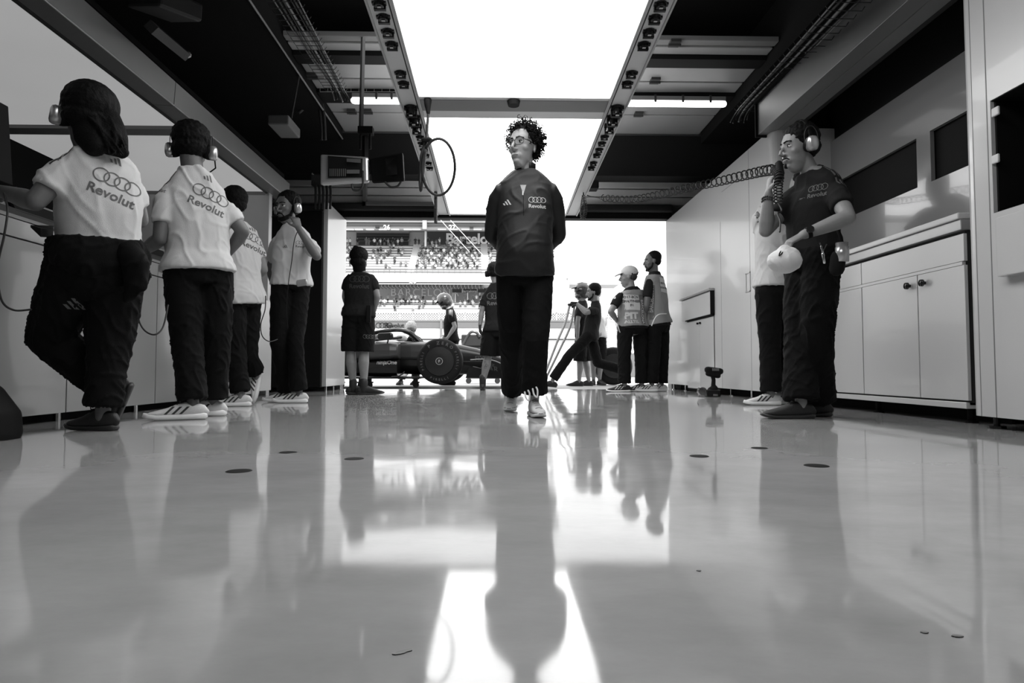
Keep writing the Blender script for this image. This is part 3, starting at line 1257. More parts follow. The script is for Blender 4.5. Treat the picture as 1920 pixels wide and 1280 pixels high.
def face_bits(par, M, s=1.0, brow=True, eyes=True, mouth=True, beard=False, dark=HAIRB):
    S = M @ Matrix.Scale(s, 4)
    for k in (-1, 1):
        if eyes:
            bm = B()
            ell(bm, (k * 0.031, 0.073, 0.008), (0.0150, 0.0120, 0.0085), S, 12, 8)
            e_ = mk('eye', bm, EYEW, par, smooth=True)
            bm = B()
            ell(bm, (k * 0.031, 0.0825, 0.008), (0.0060, 0.0035, 0.0060), S, 10, 8)
            mk('iris', bm, EYED, e_, smooth=True)
            bm = B()
            tube(bm, [S @ Vector((k * (0.031 + q), 0.0855 - abs(q) * 0.35, 0.0150 - q * q * 12)) for q in (-0.015, -0.007, 0, 0.007, 0.015)], 0.0022 * s, 6)
            mk('eyelid', bm, dark, e_, smooth=True)
        if brow:
            bm = B()
            loft(bm, [(S @ Vector((k * x, y, z)), 0.0045 * s, 0.003 * s) for x, y, z in ((0.012, 0.093, 0.032), (0.028, 0.088, 0.036), (0.048, 0.072, 0.031))], n=8)
            mk('eyebrow', bm, dark, par, smooth=True)
    if mouth:
        bm = B()
        tube(bm, [S @ Vector((x, 0.0945 - abs(x) * 0.34, -0.0655 - abs(x) * 0.05)) for x in (-0.022, -0.011, 0, 0.011, 0.022)], 0.0022 * s, 6)
        mk('mouth', bm, LIP, par, smooth=True)
    if beard:
        bm = B()
        for k in (-1, 1):
            loft(bm, [(S @ Vector((k * 0.066, 0.010, -0.02)), 0.010, 0.012), (S @ Vector((k * 0.058, 0.022, -0.062)), 0.012, 0.026), (S @ Vector((k * 0.028, 0.062, -0.092)), 0.018, 0.024), (S @ Vector((0, 0.073, -0.098)), 0.020, 0.022)], n=10)
            tube(bm, [S @ Vector((k * 0.003, 0.097, -0.050)), S @ Vector((k * 0.022, 0.088, -0.054)), S @ Vector((k * 0.031, 0.078, -0.072))], 0.006, 8, True)
        me = voxel(bm, 0.005, 1)
        mk('beard', me, dark, par, smooth=True)


def hair_cap(par, M, s=1.0, m=HAIRB, vol=0.0, tuft=0.004, low=0.0, nm='hair', front=0.0, size=0.006):
    S = M @ Matrix.Scale(s, 4)
    bm = B()
    ell(bm, (0, -0.030 + front, 0.060 + vol * 0.5), (0.082 + vol, 0.090 + vol, 0.082 + vol * 0.8), S, 24, 16)
    ell(bm, (0, -0.050, 0.010 - low), (0.074 + vol * 0.7, 0.062 + vol * 0.7, 0.062), S, 20, 12)
    me = voxel(bm, size, 2)
    off = Vector((random.random() * 9, 0, 0))
    N = [v.normal.copy() for v in me.vertices]
    for v, nn in zip(me.vertices, N):
        v.co += nn * (tuft * (noise.noise(v.co * 55 + off) + 0.3 * noise.noise(v.co * 130 + off)))
    return mk(nm, me, m, par, smooth=True)


def headset(par, M, s=1.0, boom=True, cup=SILV, band=True):
    S = M @ Matrix.Scale(s, 4)
    bm = B()
    pts = [S @ Vector((0.089 * math.cos(a), -0.012, 0.012 + 0.135 * math.sin(a))) for a in [PI * i / 16 for i in range(17)]]
    u = (S.to_3x3() @ Vector((0, 1, 0))).normalized()
    loft(bm, [(p, 0.012, 0.0045, u) for p in pts], n=8)
    hs = mk('headset', bm, BLACK, par, smooth=True)
    for k in (-1, 1):
        bm = B()
        T = S @ Matrix.Translation((k * 0.098, -0.008, -0.004))
        loft(bm, [(T @ Vector((k * -0.014, 0, 0)), 0.033, 0.043, u), (T @ Vector((k * 0.010, 0, 0)), 0.034, 0.045, u), (T @ Vector((k * 0.020, 0, 0)), 0.029, 0.039, u), (T @ Vector((k * 0.024, 0, 0)), 0.018, 0.026, u)], n=24, sup=2.8, dome=False)
        mk('ear_cup', bm, cup, hs, smooth=True)
        bm = B()
        loft(bm, [(T @ Vector((k * -0.026, 0, 0)), 0.034, 0.043, u), (T @ Vector((k * -0.014, 0, 0)), 0.036, 0.045, u)], n=20)
        mk('ear_pad', bm, BLACK, hs, smooth=True)
        bm = B()
        tube(bm, spline([T @ Vector((k * -0.004, y, z)) for y, z in ((-0.034, 0.0), (-0.036, 0.05), (-0.016, 0.085), (0.012, 0.085), (0.034, 0.05), (0.034, 0.0))], 5), 0.0026, 6)
        mk('wire_yoke', bm, DARK, hs)
    if boom:
        bm = B()
        tube(bm, [S @ Vector(p) for p in ((0.108, 0.0, -0.03), (0.105, 0.05, -0.06), (0.06, 0.10, -0.075), (0.02, 0.115, -0.072))], 0.0045, 8, True)
        ell(bm, (0.012, 0.115, -0.070), (0.014, 0.012, 0.012), S)
        mk('microphone', bm, BLACK, hs, smooth=True)
    return hs


def helmet(par, M, s=1.0):
    S = M @ Matrix.Scale(s, 4)
    bm = B()
    ell(bm, (0, -0.008, 0.045), (0.112, 0.132, 0.118), S, 24, 16)
    ell(bm, (0, 0.055, -0.055), (0.075, 0.062, 0.045), S, 18, 12)
    ell(bm, (0, -0.040, -0.030), (0.095, 0.085, 0.070), S, 18, 12)
    h = mk('helmet', voxel(bm, 0.008, 3), mat('dark_helmet', 0.06, 0.2, coat=0.5, metal=0.2), par, smooth=True)
    bm = B()
    loft(bm, [(S @ Vector((0, 0.10, 0.085)), 0.085, 0.010, S.to_3x3() @ Vector((1, 0, 0))), (S @ Vector((0, 0.165, 0.07)), 0.070, 0.006, S.to_3x3() @ Vector((1, 0, 0)))], n=16)
    mk('peak', bm, DARK, h, smooth=True)
    bm = B()
    for a in range(9):
        pass
    pts = [S @ Vector((0.118 * math.sin(q), -0.008 + 0.128 * math.cos(q), 0.03)) for q in [R(-75 + 150 * i / 12) for i in range(13)]]
    loft(bm, [(p, 0.020, 0.006, S.to_3x3() @ Vector((0, 0, 1))) for p in pts], n=8)
    mk('goggles', bm, BLACKG, h, smooth=True)
    bm = B()
    for k in (-1, 1):
        loft(bm, [(S @ Vector((k * 0.03, -0.08, 0.145)), 0.008, 0.004), (S @ Vector((k * 0.032, 0.0, 0.166)), 0.008, 0.004), (S @ Vector((k * 0.03, 0.07, 0.145)), 0.008, 0.004)], n=6)
    mk('stripe', bm, INKL, h)
    return h


def hand(bm, w, d, pn, side, curl=30, s=1.0, spread=0.0, grow=0.0, thumb_in=0.35):
    d = Vector(d).normalized()
    pn = Vector(pn)
    pn = (pn - d * d.dot(pn)).normalized()
    side = Vector(side)
    side = (side - d * side.dot(d) - pn * side.dot(pn)).normalized()
    g = grow
    loft(bm, [(w, 0.029 * s + g, 0.020 * s + g, side), (w + d * 0.03 * s, 0.034 * s + g, 0.017 * s + g, side), (w + d * 0.085 * s, 0.041 * s + g, 0.014 * s + g, side)], n=12)
    for k, (off, L, r) in enumerate(((0.031, 0.072, 0.0088), (0.0105, 0.080, 0.0090), (-0.0105, 0.075, 0.0086), (-0.031, 0.060, 0.0078))):
        p = w + d * (0.080 * s) + side * (off * s)
        dd = (d + side * (spread * (1.5 - k) * 0.12)).normalized()
        pts = [p, ]
        c = R(curl) * (0.8 + 0.12 * k)
        a = 0
        for seg, fr in enumerate((0.46, 0.30, 0.24)):
            a += c
            pts.append(pts[-1] + (dd * math.cos(a) + pn * math.sin(a)) * (L * fr * s))
        loft(bm, [(q, (r - 0.0008 * i) * s + g, (r - 0.0008 * i) * s + g) for i, q in enumerate(pts)], n=8)
    p = w + d * 0.022 * s + side * 0.024 * s
    t1 = (d * 0.65 + side * 0.75 + pn * thumb_in).normalized()
    t2 = (d * 0.9 + side * 0.25 + pn * thumb_in * 1.4).normalized()
    q1 = p + t1 * 0.042 * s
    q2 = q1 + t2 * 0.032 * s
    q3 = q2 + t2 * 0.024 * s
    loft(bm, [(p, 0.0135 * s + g, 0.0135 * s + g), (q1, 0.0112 * s + g, 0.0112 * s + g), (q2, 0.0102 * s + g, 0.0102 * s + g), (q3, 0.0085 * s + g, 0.0085 * s + g)], n=8)


SHOES = {
    'runner': (SHOEW, SOLEW, INKD, True, INKD),
    'sneaker': (SHOEW, SOLEW, None, False, MIDG),
    'black': (SHOEB, SOLEB, None, False, SHOEB),
    'blackwhite': (SHOEB, SOLEW, INKL, False, SHOEB),
}


def shoe(par, M, style='runner', L=0.30, H=1.0, loops=False):
    up, so, st, chunky, lc = SHOES[style]
    k = L / 0.30
    sw = 0.034 if chunky else 0.024
    bm = B()
    rs = []
    for t, hw, h in ((0.0, .018, .062), (.05, .029, .085), (.18, .034, .098), (.34, .034, .104), (.48, .036, .088), (.62, .042, .068), (.78, .045, .055), (.90, .036, .045), (.98, .016, .034)):
        z0 = sw * 0.6 + (0.014 * max(0, t - .75) / .25 if t > .75 else 0)
        c = M @ Vector((0, t * L, (z0 + h * H) / 2))
        rs.append((c, hw * k, (h * H - z0) / 2 + 0.002, M.to_3x3() @ Vector((1, 0, 0))))
    loft(bm, rs, n=18, sup=2.6)
    s = mk('shoe', voxel(bm, 0.006, 2), up, par, smooth=True)
    bm = B()
    rs = []
    for t, hw, z0, z1 in ((-0.03, .020, .010, sw), (.02, .034, 0, sw + .006), (.2, .037, 0, sw + .002), (.42, .036, 0, sw), (.62, .045, 0, sw), (.8, .048, .002, sw), (.93, .038, .010, sw + .006), (1.01, .018, .020, sw + .012)):
        c = M @ Vector((0, t * L, (z0 + z1) / 2))
        rs.append((c, hw * k, (z1 - z0) / 2, M.to_3x3() @ Vector((1, 0, 0))))
    loft(bm, rs, n=18, sup=4, dome=False)
    mk('sole', bm, so, s, smooth=True)
    # laces
    bm = B()
    for i in range(4):
        t = 0.40 + i * 0.065
        z = 0.106 * H - i * 0.0105
        pts = [M @ Vector((x * k, t * L, z * 1.0 - abs(x) * 0.35 + 0.002)) for x in (-0.022, -0.008, 0.008, 0.022)]
        tube(bm, pts, 0.0028, 6)
    if loops:
        for sx in (-1, 1):
            tube(bm, [M @ Vector(p) for p in ((0, 0.38 * L, 0.108), (sx * 0.02, 0.36 * L, 0.135), (sx * 0.045, 0.40 * L, 0.13), (sx * 0.03, 0.42 * L, 0.105), (0, 0.385 * L, 0.107))], 0.0028, 6)
    mk('laces', bm, lc, s)
    if style == 'sneaker':
        bm = B()
        tube(bm, [M @ Vector((0.047 * k * math.sin(q), (0.66 + 0.36 * math.cos(q)) * L, 0.030)) for q in [R(-110 + 220 * i / 24) for i in range(25)]], 0.0022, 6)
        tube(bm, [M @ Vector((0.036 * k * math.cos(q), 0.72 * L + 0.02 * math.sin(q), 0.030 + 0.033 * math.sin(q))) for q in [PI * i / 12 for i in range(13)]], 0.0018, 6)
        mk('seam', bm, MIDG, s)
    if st is not None:
        a = M.to_3x3() @ Vector((0, 1, 0))
        z = M.to_3x3() @ Vector((0, 0, 1))
        for sgn in (-1, 1):
            u = a * sgn
            o = M @ Vector((0, 0.40 * L, 0.055))
            n_ = u.cross(z)
            shs = []
            for q in range(3):
                x = (q - 1) * 0.036 * k
                shs.append(quad2d([(sgn * (x + 0.034), -0.020), (sgn * (x + 0.050), -0.020), (sgn * (x + 0.008), 0.024), (sgn * (x - 0.008), 0.024)], 2, 6))
            decal('stripe', merge(*shs), s, st, o, u, z, s, off=0.0015, back=0.12)
    return s


TT = [(-.16, .125, .100, -.006), (-.06, .160, .116, -.012), (.04, .168, .118, -.010), (.24, .150, .106, 0.004), (.45, .155, .110, .008), (.66, .168, .118, .010), (.84, .170, .108, .004), (.95, .174, .096, 0), (1.0, .176, .088, -.002), (1.06, .166, .080, -.006), (1.12, .128, .072, -.006), (1.17, .084, .064, -.003), (1.20, .060, .060, 0)]


def torso_rings(J, fwd, ts, W=1.0, D=1.0, e=0.0, belly=0.0, hemw=0.0, e_top=None):
    P, S = J['P'], J['S']
    uh = (J['hpB'] - J['hpA']).normalized()
    us = (J['shB'] - J['shA']).normalized()
    out = []
    for t in ts:
        for a, b in zip(TT[:-1], TT[1:]):
            if a[0] <= t <= b[0] + 1e-6:
                f = (t - a[0]) / (b[0] - a[0])
                ru, rv, of = [a[i] + (b[i] - a[i]) * f for i in (1, 2, 3)]
                break
        c = P.lerp(S, t) + fwd * of
        if t > 1:
            c = S + (J['C'] - S) * ((t - 1) / 0.20) + fwd * of
        bl = belly * math.exp(-((t - 0.25) / 0.28) ** 2)
        u = uh.lerp(us, min(1, max(0, t))).normalized()
        ee = e
        if e_top is not None:
            f = min(1, max(0, (t - 0.5) / 0.5))
            ee = e + (e_top - e) * f
        hw = hemw * max(0, (0.35 - t))
        out.append((c + fwd * (bl * 0.6), ru * W + ee + hw + bl * 0.3, rv * D + ee + hw * 0.6 + bl * 0.7, u))
    return out


def figure(label, J, yaw, par=None, W=1.0, D=1.0, belly=0.0, vox=0.009, skin=SKIN, head=(0, 0, 0), hs=1.10,
           shirt=TEEW, sleeve='short', hem=-0.06, ease=0.016, hemw=0.05, trousers=TROU, short=False,
           tr=(0.098, 0.092, 0.082, 0.080, 0.082), arm=1.0, fold=0.006, tfold=0.007, hands=('auto', 'auto'), glove=False,
           neck=0.052, seed=1.0, calf=1.0, sfold=(9, 9, 4), hipe=0.022, collar=1.19, cdrop=0.085, shdrop=0.026, hemup=0.02):
    """J holds world positions of the joints; A is the screen-left side, B the screen-right side"""
    J['P'] = (J['hpA'] + J['hpB']) / 2 + Vector((0, 0, 0.02))
    m_ = (J['shA'] + J['shB']) / 2
    for q in ('shA', 'shB'):
        J[q] = J[q].lerp(m_, 0.09) - UP * shdrop
    J['S'] = (J['shA'] + J['shB']) / 2
    fwd = dirv(yaw)
    ux = (J['shB'] - J['shA'])
    ft = [J['anA'], J['anB']]
    base = Vector(((ft[0].x + ft[1].x) / 2, (ft[0].y + ft[1].y) / 2, 0))
    root = par or thing('person', label, 'person', base)
    spine = (J['S'] - J['P']).normalized()
    HM = head_matrix(J['hd'], yaw + head[0], head[1], head[2])
    J['N'] = HM @ Vector((0, -0.022, -0.045))
    J['C'] = J['N'] + (J['S'] - J['N']).normalized() * cdrop
    # ---- skin
    bm = B()
    head_shape(bm, HM, hs)
    nb = J['S'] + spine * 0.02 - fwd * 0.008
    nt = HM @ Vector((0, -0.022, -0.045))
    loft(bm, [(nb, neck * 1.15, neck * 1.05), (nb.lerp(nt, 0.5), neck, neck), (nt, neck, neck * 1.05)], n=14)
    loft(bm, torso_rings(J, fwd, (.03, .1, .25, .45, .65, .85, .97, 1.05, 1.12), W * 0.93, D * 0.93, -0.006), n=20, sup=2.4)
    gl = B() if glove else None
    for k, (s_, e_, w_) in enumerate((('shA', 'elA', 'wrA'), ('shB', 'elB', 'wrB'))):
        sh, el, wr = J[s_], J[e_], J[w_]
        inn = sh.lerp(J['S'], 0.35)
        up_, fo_ = (el - sh), (wr - el)
        loft(bm, [(inn - UP * .01, 0.034, 0.034), (sh - UP * .012, 0.040 * arm, 0.040 * arm), (sh + up_ * 0.35, 0.048 * arm, 0.048 * arm), (sh + up_ * 0.75, 0.043 * arm, 0.043 * arm), (el, 0.039 * arm, 0.039 * arm)], n=14)
        loft(bm, [(el, 0.039 * arm, 0.039 * arm), (el + fo_ * 0.25, 0.043 * arm, 0.042 * arm), (el + fo_ * 0.65, 0.034 * arm, 0.032 * arm), (wr, 0.027, 0.025)], n=14)
        H = hands[k]
        if H is not None:
            if H == 'auto':
                d = fo_.normalized()
                H = dict(d=d, pn=(J['S'] - wr), side=fwd + UP * 0.2, curl=22)
            if glove:
                hand(gl, wr, H['d'], H['pn'], H['side'], H.get('curl', 22), H.get('s', 1.0), H.get('spread', 0), 0.003)
            else:
                hand(bm, wr, H['d'], H['pn'], H['side'], H.get('curl', 22), H.get('s', 1.0), H.get('spread', 0))
    q_ = 1.0 if short else 0.72
    for s_, k_, a_ in (('hpA', 'knA', 'anA'), ('hpB', 'knB', 'anB')):
        hp, kn, an = J[s_], J[k_], J[a_]
        if short:
            hp = hp.lerp(kn, 0.15)
        sh_ = an - kn
        bk = -fwd
        loft(bm, [(hp, 0.078 * q_, 0.078 * q_), (hp.lerp(kn, 0.4), 0.074 * q_, 0.074 * q_), (hp.lerp(kn, 0.85), 0.058 * q_, 0.058 * q_), (kn, 0.056 * q_, 0.056 * q_)], n=14)
        loft(bm, [(kn, 0.055, 0.055), (kn + sh_ * 0.30 + bk * 0.012, 0.058 * calf, 0.058 * calf), (kn + sh_ * 0.65, 0.043 * calf, 0.043 * calf), (an, 0.034, 0.036), (an - UP * 0.03, 0.034, 0.036)], n=14)
    mk('body', voxel(bm, vox, 3), skin, root, smooth=True)
    if glove:
        mk('glove', voxel(gl, 0.007, 2), GLOVE, root, smooth=True)
    # ---- shirt
    cv = max(0.009, vox)
    bm = B()
    ts = [hem, (hem + .1) / 2, .12, .25, .4, .55, .7, .85, .95, 1.0, 1.06, 1.12, 1.16, collar]
    ts = sorted(set(ts))
    loft(bm, torso_rings(J, fwd, ts, W, D, ease, belly, hemw, e_top=0.006), n=26, sup=2.35, dome=False)
    for s_, e_, w_ in (('shA', 'elA', 'wrA'), ('shB', 'elB', 'wrB')):
        sh, el, wr = J[s_], J[e_], J[w_]
        inn = J['S'].lerp(sh, 0.5) - spine * 0.02
        a_ = arm
        if sleeve == 'short':
            loft(bm, [(inn, 0.046, 0.046), (sh, 0.053 * a_, 0.053 * a_), (sh.lerp(el, 0.14), 0.060 * a_, 0.060 * a_), (sh.lerp(el, 0.35), 0.063 * a_, 0.063 * a_), (sh.lerp(el, 0.66), 0.062 * a_, 0.062 * a_)], n=18, dome=False)
        else:
            loft(bm, [(inn, 0.046, 0.046), (sh, 0.053, 0.053), (sh.lerp(el, 0.14), 0.060, 0.060), (sh.lerp(el, 0.4), 0.062, 0.062), (sh.lerp(el, 0.9), 0.054, 0.054), (el, 0.052, 0.052)], n=18)
            loft(bm, [(el, 0.052, 0.052), (el.lerp(wr, 0.4), 0.050, 0.050), (el.lerp(wr, 0.95), 0.040, 0.040)], n=18)
    me = voxel(bm, cv, 9)
    folds(me, fold, sfold, seed)
    SH = mk('shirt', me, shirt, root, smooth=True)
    # ---- trousers
    bm = B()
    h_ = hipe
    loft(bm, torso_rings(J, fwd, (-.16, -.12, -.05, .03, .12, .2), W, D, h_ - 0.008), n=24, sup=2.3, dome=False)
    for s_, k_, a_ in (('hpA', 'knA', 'anA'), ('hpB', 'knB', 'anB')):
        hp, kn, an = J[s_], J[k_], J[a_]
        if short:
            loft(bm, [(hp + UP * 0.02, tr[0], tr[0]), (hp.lerp(kn, 0.5), tr[1] + .008, tr[1] + .008), (hp.lerp(kn, 0.98), tr[1] + .004, tr[1] + .004)], n=18, dome=False)
        else:
            loft(bm, [(hp + UP * 0.03, tr[0], tr[0]), (hp.lerp(kn, 0.5), tr[1], tr[1]), (kn, tr[2], tr[2])], n=18)
            loft(bm, [(kn, tr[2], tr[2]), (kn.lerp(an, 0.5), tr[3], tr[3]), (kn.lerp(an, 0.82), tr[4], tr[4]), (an - (an - kn).normalized() * hemup, tr[4], tr[4])], n=18, dome=False)
    me = voxel(bm, cv, 3)
    folds(me, tfold, (10, 10, 7), seed + 3, diag=0.9)
    TR = mk('shorts' if short else 'trousers', me, trousers, root, smooth=True)
    return root, HM, SH, TR


def ground_shoe(root, an, yaw, style, L=0.30, pitch=0.0, **k):
    d = dirv(yaw)
    heel = Vector((an.x, an.y, 0)) - d * 0.07
    M = frame(heel, d)
    if pitch:
        M = M @ Matrix.Translation((0, L * 0.8, 0)) @ Matrix.Rotation(R(-pitch), 4, 'X') @ Matrix.Translation((0, -L * 0.8, 0))
    return shoe(root, M, style, L, **k)


def sleeve_stripes(root, SH, sh, S, m, n=3, w=0.012):
    """three stripes running over the shoulder"""
    out = (sh - S)
    out.z = 0
    out.normalize()
    u = out
    v = UP.cross(u)      # along the depth direction
    for i in range(n):
        y = (i - (n - 1) / 2) * w * 2.1
        sq = quad2d([(-0.05, y - w / 2), (0.075, y - w / 2), (0.075, y + w / 2), (-0.05, y + w / 2)], 10, 1)
        # projected straight down
        o = sh + Vector((0, 0, 0.0))
        decal('shoulder_stripe', sq, SH, m, o, u, v, root, back=0.2)


def P3(**k):
    return {a: (V(*b) if not isinstance(b, Vector) else b) for a, b in k.items()}


def anc(px, py, d, z=0.095):
    p = V(px, py, d)
    p.z = z
    return p


# ---- 1 woman with long black hair, far left
J = P3(hd=(163, 232, 3.08), shA=(118, 300, 2.98), shB=(247, 336, 3.22), elA=(66, 378, 2.9), wrA=(-6, 356, 3.12),
       elB=(262, 412, 3.28), wrB=(225, 430, 3.5), hpA=(152, 492, 3.12), hpB=(222, 490, 3.22),
       knA=(92, 632, 3.22), anA=(214, 738, 3.36), knB=(205, 650, 3.22), anB=anc(193, 768, 3.2))
r, HM, SH, TR = figure('woman with long black hair and silver headset in a white tee, leftmost', J, 152, W=1.02, D=1.08, arm=1.08,
                       vox=0.007, skin=SKIN2, head=(-12, 0, 6), hs=1.12, neck=.06, cdrop=.07, hem=-0.02, ease=0.022, hemw=0.03, tr=(0.135, 0.125, 0.10, 0.085, 0.088), hipe=0.06,
                       hands=(dict(d=(-1, .5, .1), pn=(0, 0, -1), side=(.3, 1, 0), curl=25), None), seed=2.1, fold=0.008, tfold=0.012)
WOM = r
hair_cap(r, HM, 1.13, vol=0.026, tuft=0.003)
bm = B()
h0 = HM @ Vector((0.0, -0.05, 0.02))
pts = [h0, V(190, 235, 3.06), V(203, 256, 3.04), V(218, 274, 3.05), V(231, 288, 3.07)]
loft(bm, [(pts[0], .10, .08), (pts[1], .10, .07), (pts[2], .088, .06), (pts[3], .066, .045), (pts[4], .03, .022)], n=18)
loft(bm, [(h0, .08, .07), (V(172, 258, 3.02), .075, .06), (V(178, 275, 3.0), .055, .045)], n=18)
random.seed(3)
for i in range(40):
    a = HM @ Vector((random.uniform(-.08, .08), random.uniform(-.11, -.06), random.uniform(-.02, .09)))
    b_ = V(random.uniform(186, 236), random.uniform(276, 294), 3.02 + random.uniform(-.03, .06))
    m_ = a.lerp(b_, .5) + Vector((random.uniform(.0, .04), -.02, random.uniform(0, .03)))
    tube(bm, spline([a, m_, b_], 4), 0.006, 5)
mk('long_hair', voxel(bm, 0.006, 1), HAIRB, r, smooth=True)
headset(r, HM, 1.22)
u, v = (J['shB'] - J['shA']), UP
oo = V(222, 322, 2.95)
nb = Vector((.42, -.9, 0))
ub = (V(252, 345, 3.05) - V(180, 318, 2.98))
decal('back_logo', crest(0.185), SH, INKM, V(213, 346, 3.0), ub, UP, r)
decal('back_mark', marks3(0.036), SH, INKM, V(211, 300, 3.02), ub, UP, r)
decal('sleeve_print', text2d('Revolut', 0.02, .01), SH, INKM, V(78, 288, 2.9), (1, -.4, -.3), UP, r)
sleeve_stripes(r, SH, J['shA'], J['S'], INKD)
decal('trouser_mark', marks3(0.05), TR, INKS, V(90, 572, 2.9), (1, .1, 0), UP, r)
M = frame(V(252, 722, 3.36), (V(222, 797, 3.36) - V(254, 722, 3.36)), Vector((-1, -.3, -.4)))
shoe(r, M, 'black', 0.25)
ground_shoe(r, J['anB'], 97, 'black', 0.26, loops=True)
# jacket tied at the hips
bm = B()
Pm = (J['hpA'] + J['hpB']) / 2
for i in range(2):
    c = Pm + Vector((0, 0, 0.06 - 0.06 * i))
    loft(bm, [(c + Vector((0, 0, .03)), .175, .14, ub.normalized()), (c - Vector((0, 0, .05)), .205 + .02 * i, .165, ub.normalized())], n=24, dome=True)
loft(bm, [(V(240, 470, 3.1), .06, .05), (V(256, 500, 3.08), .075, .05), (V(254, 535, 3.08), .065, .045), (V(238, 560, 3.1), .02, .02)], n=14)
me = voxel(bm, 0.009, 2)
folds(me, 0.010, (11, 11, 6), 4.4)
mk('tied_jacket', me, TROU, r, smooth=True)

# ---- 2 man with headset, white tee
J = P3(hd=(360, 284, 4.0), shA=(306, 352, 3.88), shB=(425, 382, 4.1), elA=(300, 448, 3.85), wrA=(262, 474, 4.08),
       elB=(456, 434, 4.12), wrB=(425, 478, 4.26), hpA=(342, 515, 3.95), hpB=(402, 513, 4.06),
       knA=(350, 632, 3.95), anA=anc(362, 755, 3.9), knB=(405, 632, 4.12), anB=anc(400, 748, 4.18))
r, HM, SH, TR = figure('man in a white tee with black hair and headset, back turned, beside the woman', J, 158, W=1.0, D=1.05, arm=1.05, vox=0.008,
                       skin=SKIN2, head=(8, 4, 0), neck=.064, cdrop=.06, hem=-0.02, ease=0.026, hemw=0.08, tr=(0.108, 0.105, 0.092, 0.085, 0.088), seed=5.2, hands=('auto', None), fold=0.008, tfold=0.010)
hair_cap(r, HM, 1.12, vol=0.018, tuft=0.006)
headset(r, HM, 1.22)
ub = V(425, 400, 4.05) - V(360, 372, 3.95)
decal('back_logo', crest(0.205), SH, INKM, V(394, 372, 3.9), ub, UP, r)
decal('back_mark', marks3(0.040), SH, INKM, V(388, 333, 3.9), ub, UP, r)
decal('sleeve_print', text2d('Revolut', 0.022, .01), SH, INKM, V(284, 352, 3.8), (1, -.4, -.2), UP, r)
sleeve_stripes(r, SH, J['shA'], J['S'], INKD)
ground_shoe(r, J['anA'], 68, 'runner', 0.33, loops=True)
ground_shoe(r, J['anB'], 80, 'runner', 0.31)

# ---- 3 man behind him
J = P3(hd=(439, 388, 5.3), shA=(417, 428, 5.15), shB=(476, 440, 5.42), elA=(412, 500, 5.2), wrA=(398, 522, 5.45),
       elB=(494, 505, 5.45), wrB=(468, 528, 5.62), hpA=(436, 560, 5.25), hpB=(466, 560, 5.38),
       knA=(440, 655, 5.25), anA=anc(452, 742, 5.25), knB=(462, 660, 5.45), anB=(480, 700, 5.62))
r, HM, SH, TR = figure('man in an untucked white tee, head hidden behind the taller man beside him', J, 150, W=0.98, vox=0.009, skin=SKIN, hem=-0.12, ease=0.022,
                       hemw=0.08, tr=(0.102, 0.1, 0.09, 0.075, 0.078), seed=8.3, fold=0.008, tfold=0.010)
hair_cap(r, HM, 1.1, vol=0.012)
ub = V(495, 470, 5.4) - V(470, 440, 5.2)
decal('back_logo', crest(0.20), SH, INKM, V(481, 451, 5.2), (1, .45, -.3), UP, r)
decal('back_mark', marks3(0.04), SH, INKM, V(473, 427, 5.2), (1, .45, -.2), UP, r)
ground_shoe(r, J['anA'], 80, 'runner', 0.29, loops=True)
M = frame(V(494, 694, 5.66), (V(481, 757, 5.6) - V(494, 694, 5.66)), Vector((-1, -.3, -.2)))
shoe(r, M, 'runner', 0.29)

# ---- 4 man touching his face
J = P3(hd=(538, 391, 5.75), shA=(516, 448, 5.78), shB=(582, 450, 5.74), elA=(508, 505, 5.95), wrA=(516, 545, 6.0),
       elB=(594, 480, 5.52), wrB=(560, 428, 5.48), hpA=(529, 538, 5.72), hpB=(562, 538, 5.8),
       knA=(522, 640, 5.7), anA=anc(538, 730, 5.95), knB=(553, 640, 5.72), anB=anc(560, 735, 5.78))
r, HM, SH, TR = figure('man facing us in a white tee and headset with a hand raised to his nose', J, 12, W=0.93, vox=0.006, skin=SKIN2, head=(12, 4, 0), hem=-0.02,
                       ease=0.020, hemw=0.04, tr=(0.095, 0.088, 0.075, 0.07, 0.08), seed=1.3,
                       hands=('auto', dict(d=(-.35, 0.05, 1), pn=(-.6, .8, 0), side=(-.9, -.3, .2), curl=32)))
hair_cap(r, HM, 1.1, vol=0.010, tuft=0.006)
headset(r, HM, 1.15)
face_bits(r, HM, 1.1, beard=True)
decal('chest_logo', crest(0.09), SH, INKM, V(548, 447, 5.4), (1, 0, 0), UP, r)
decal('chest_mark', marks3(0.03), SH, INKM, V(516, 455, 5.4), (1, 0, 0), UP, r)
bm = B()
tube(bm, spline([V(562, 425, 5.5), V(552, 450, 5.62), V(547, 490, 5.6), V(541, 530, 5.58), V(537, 580, 5.55), V(540, 615, 5.55)], 6), 0.0035, 6)
mk('headset_cable', bm, BLACK, r)
bm = B()
loft(bm, [(V(558, 531, 5.6), .030, .012, (1, 0, 0)), (V(574, 529, 5.6), .030, .012, (1, 0, 0))], n=10)
mk('belt_clip', bm, ALU, r)
ground_shoe(r, J['anB'], 82, 'runner', 0.29)
ground_shoe(r, J['anA'], 75, 'runner', 0.28)

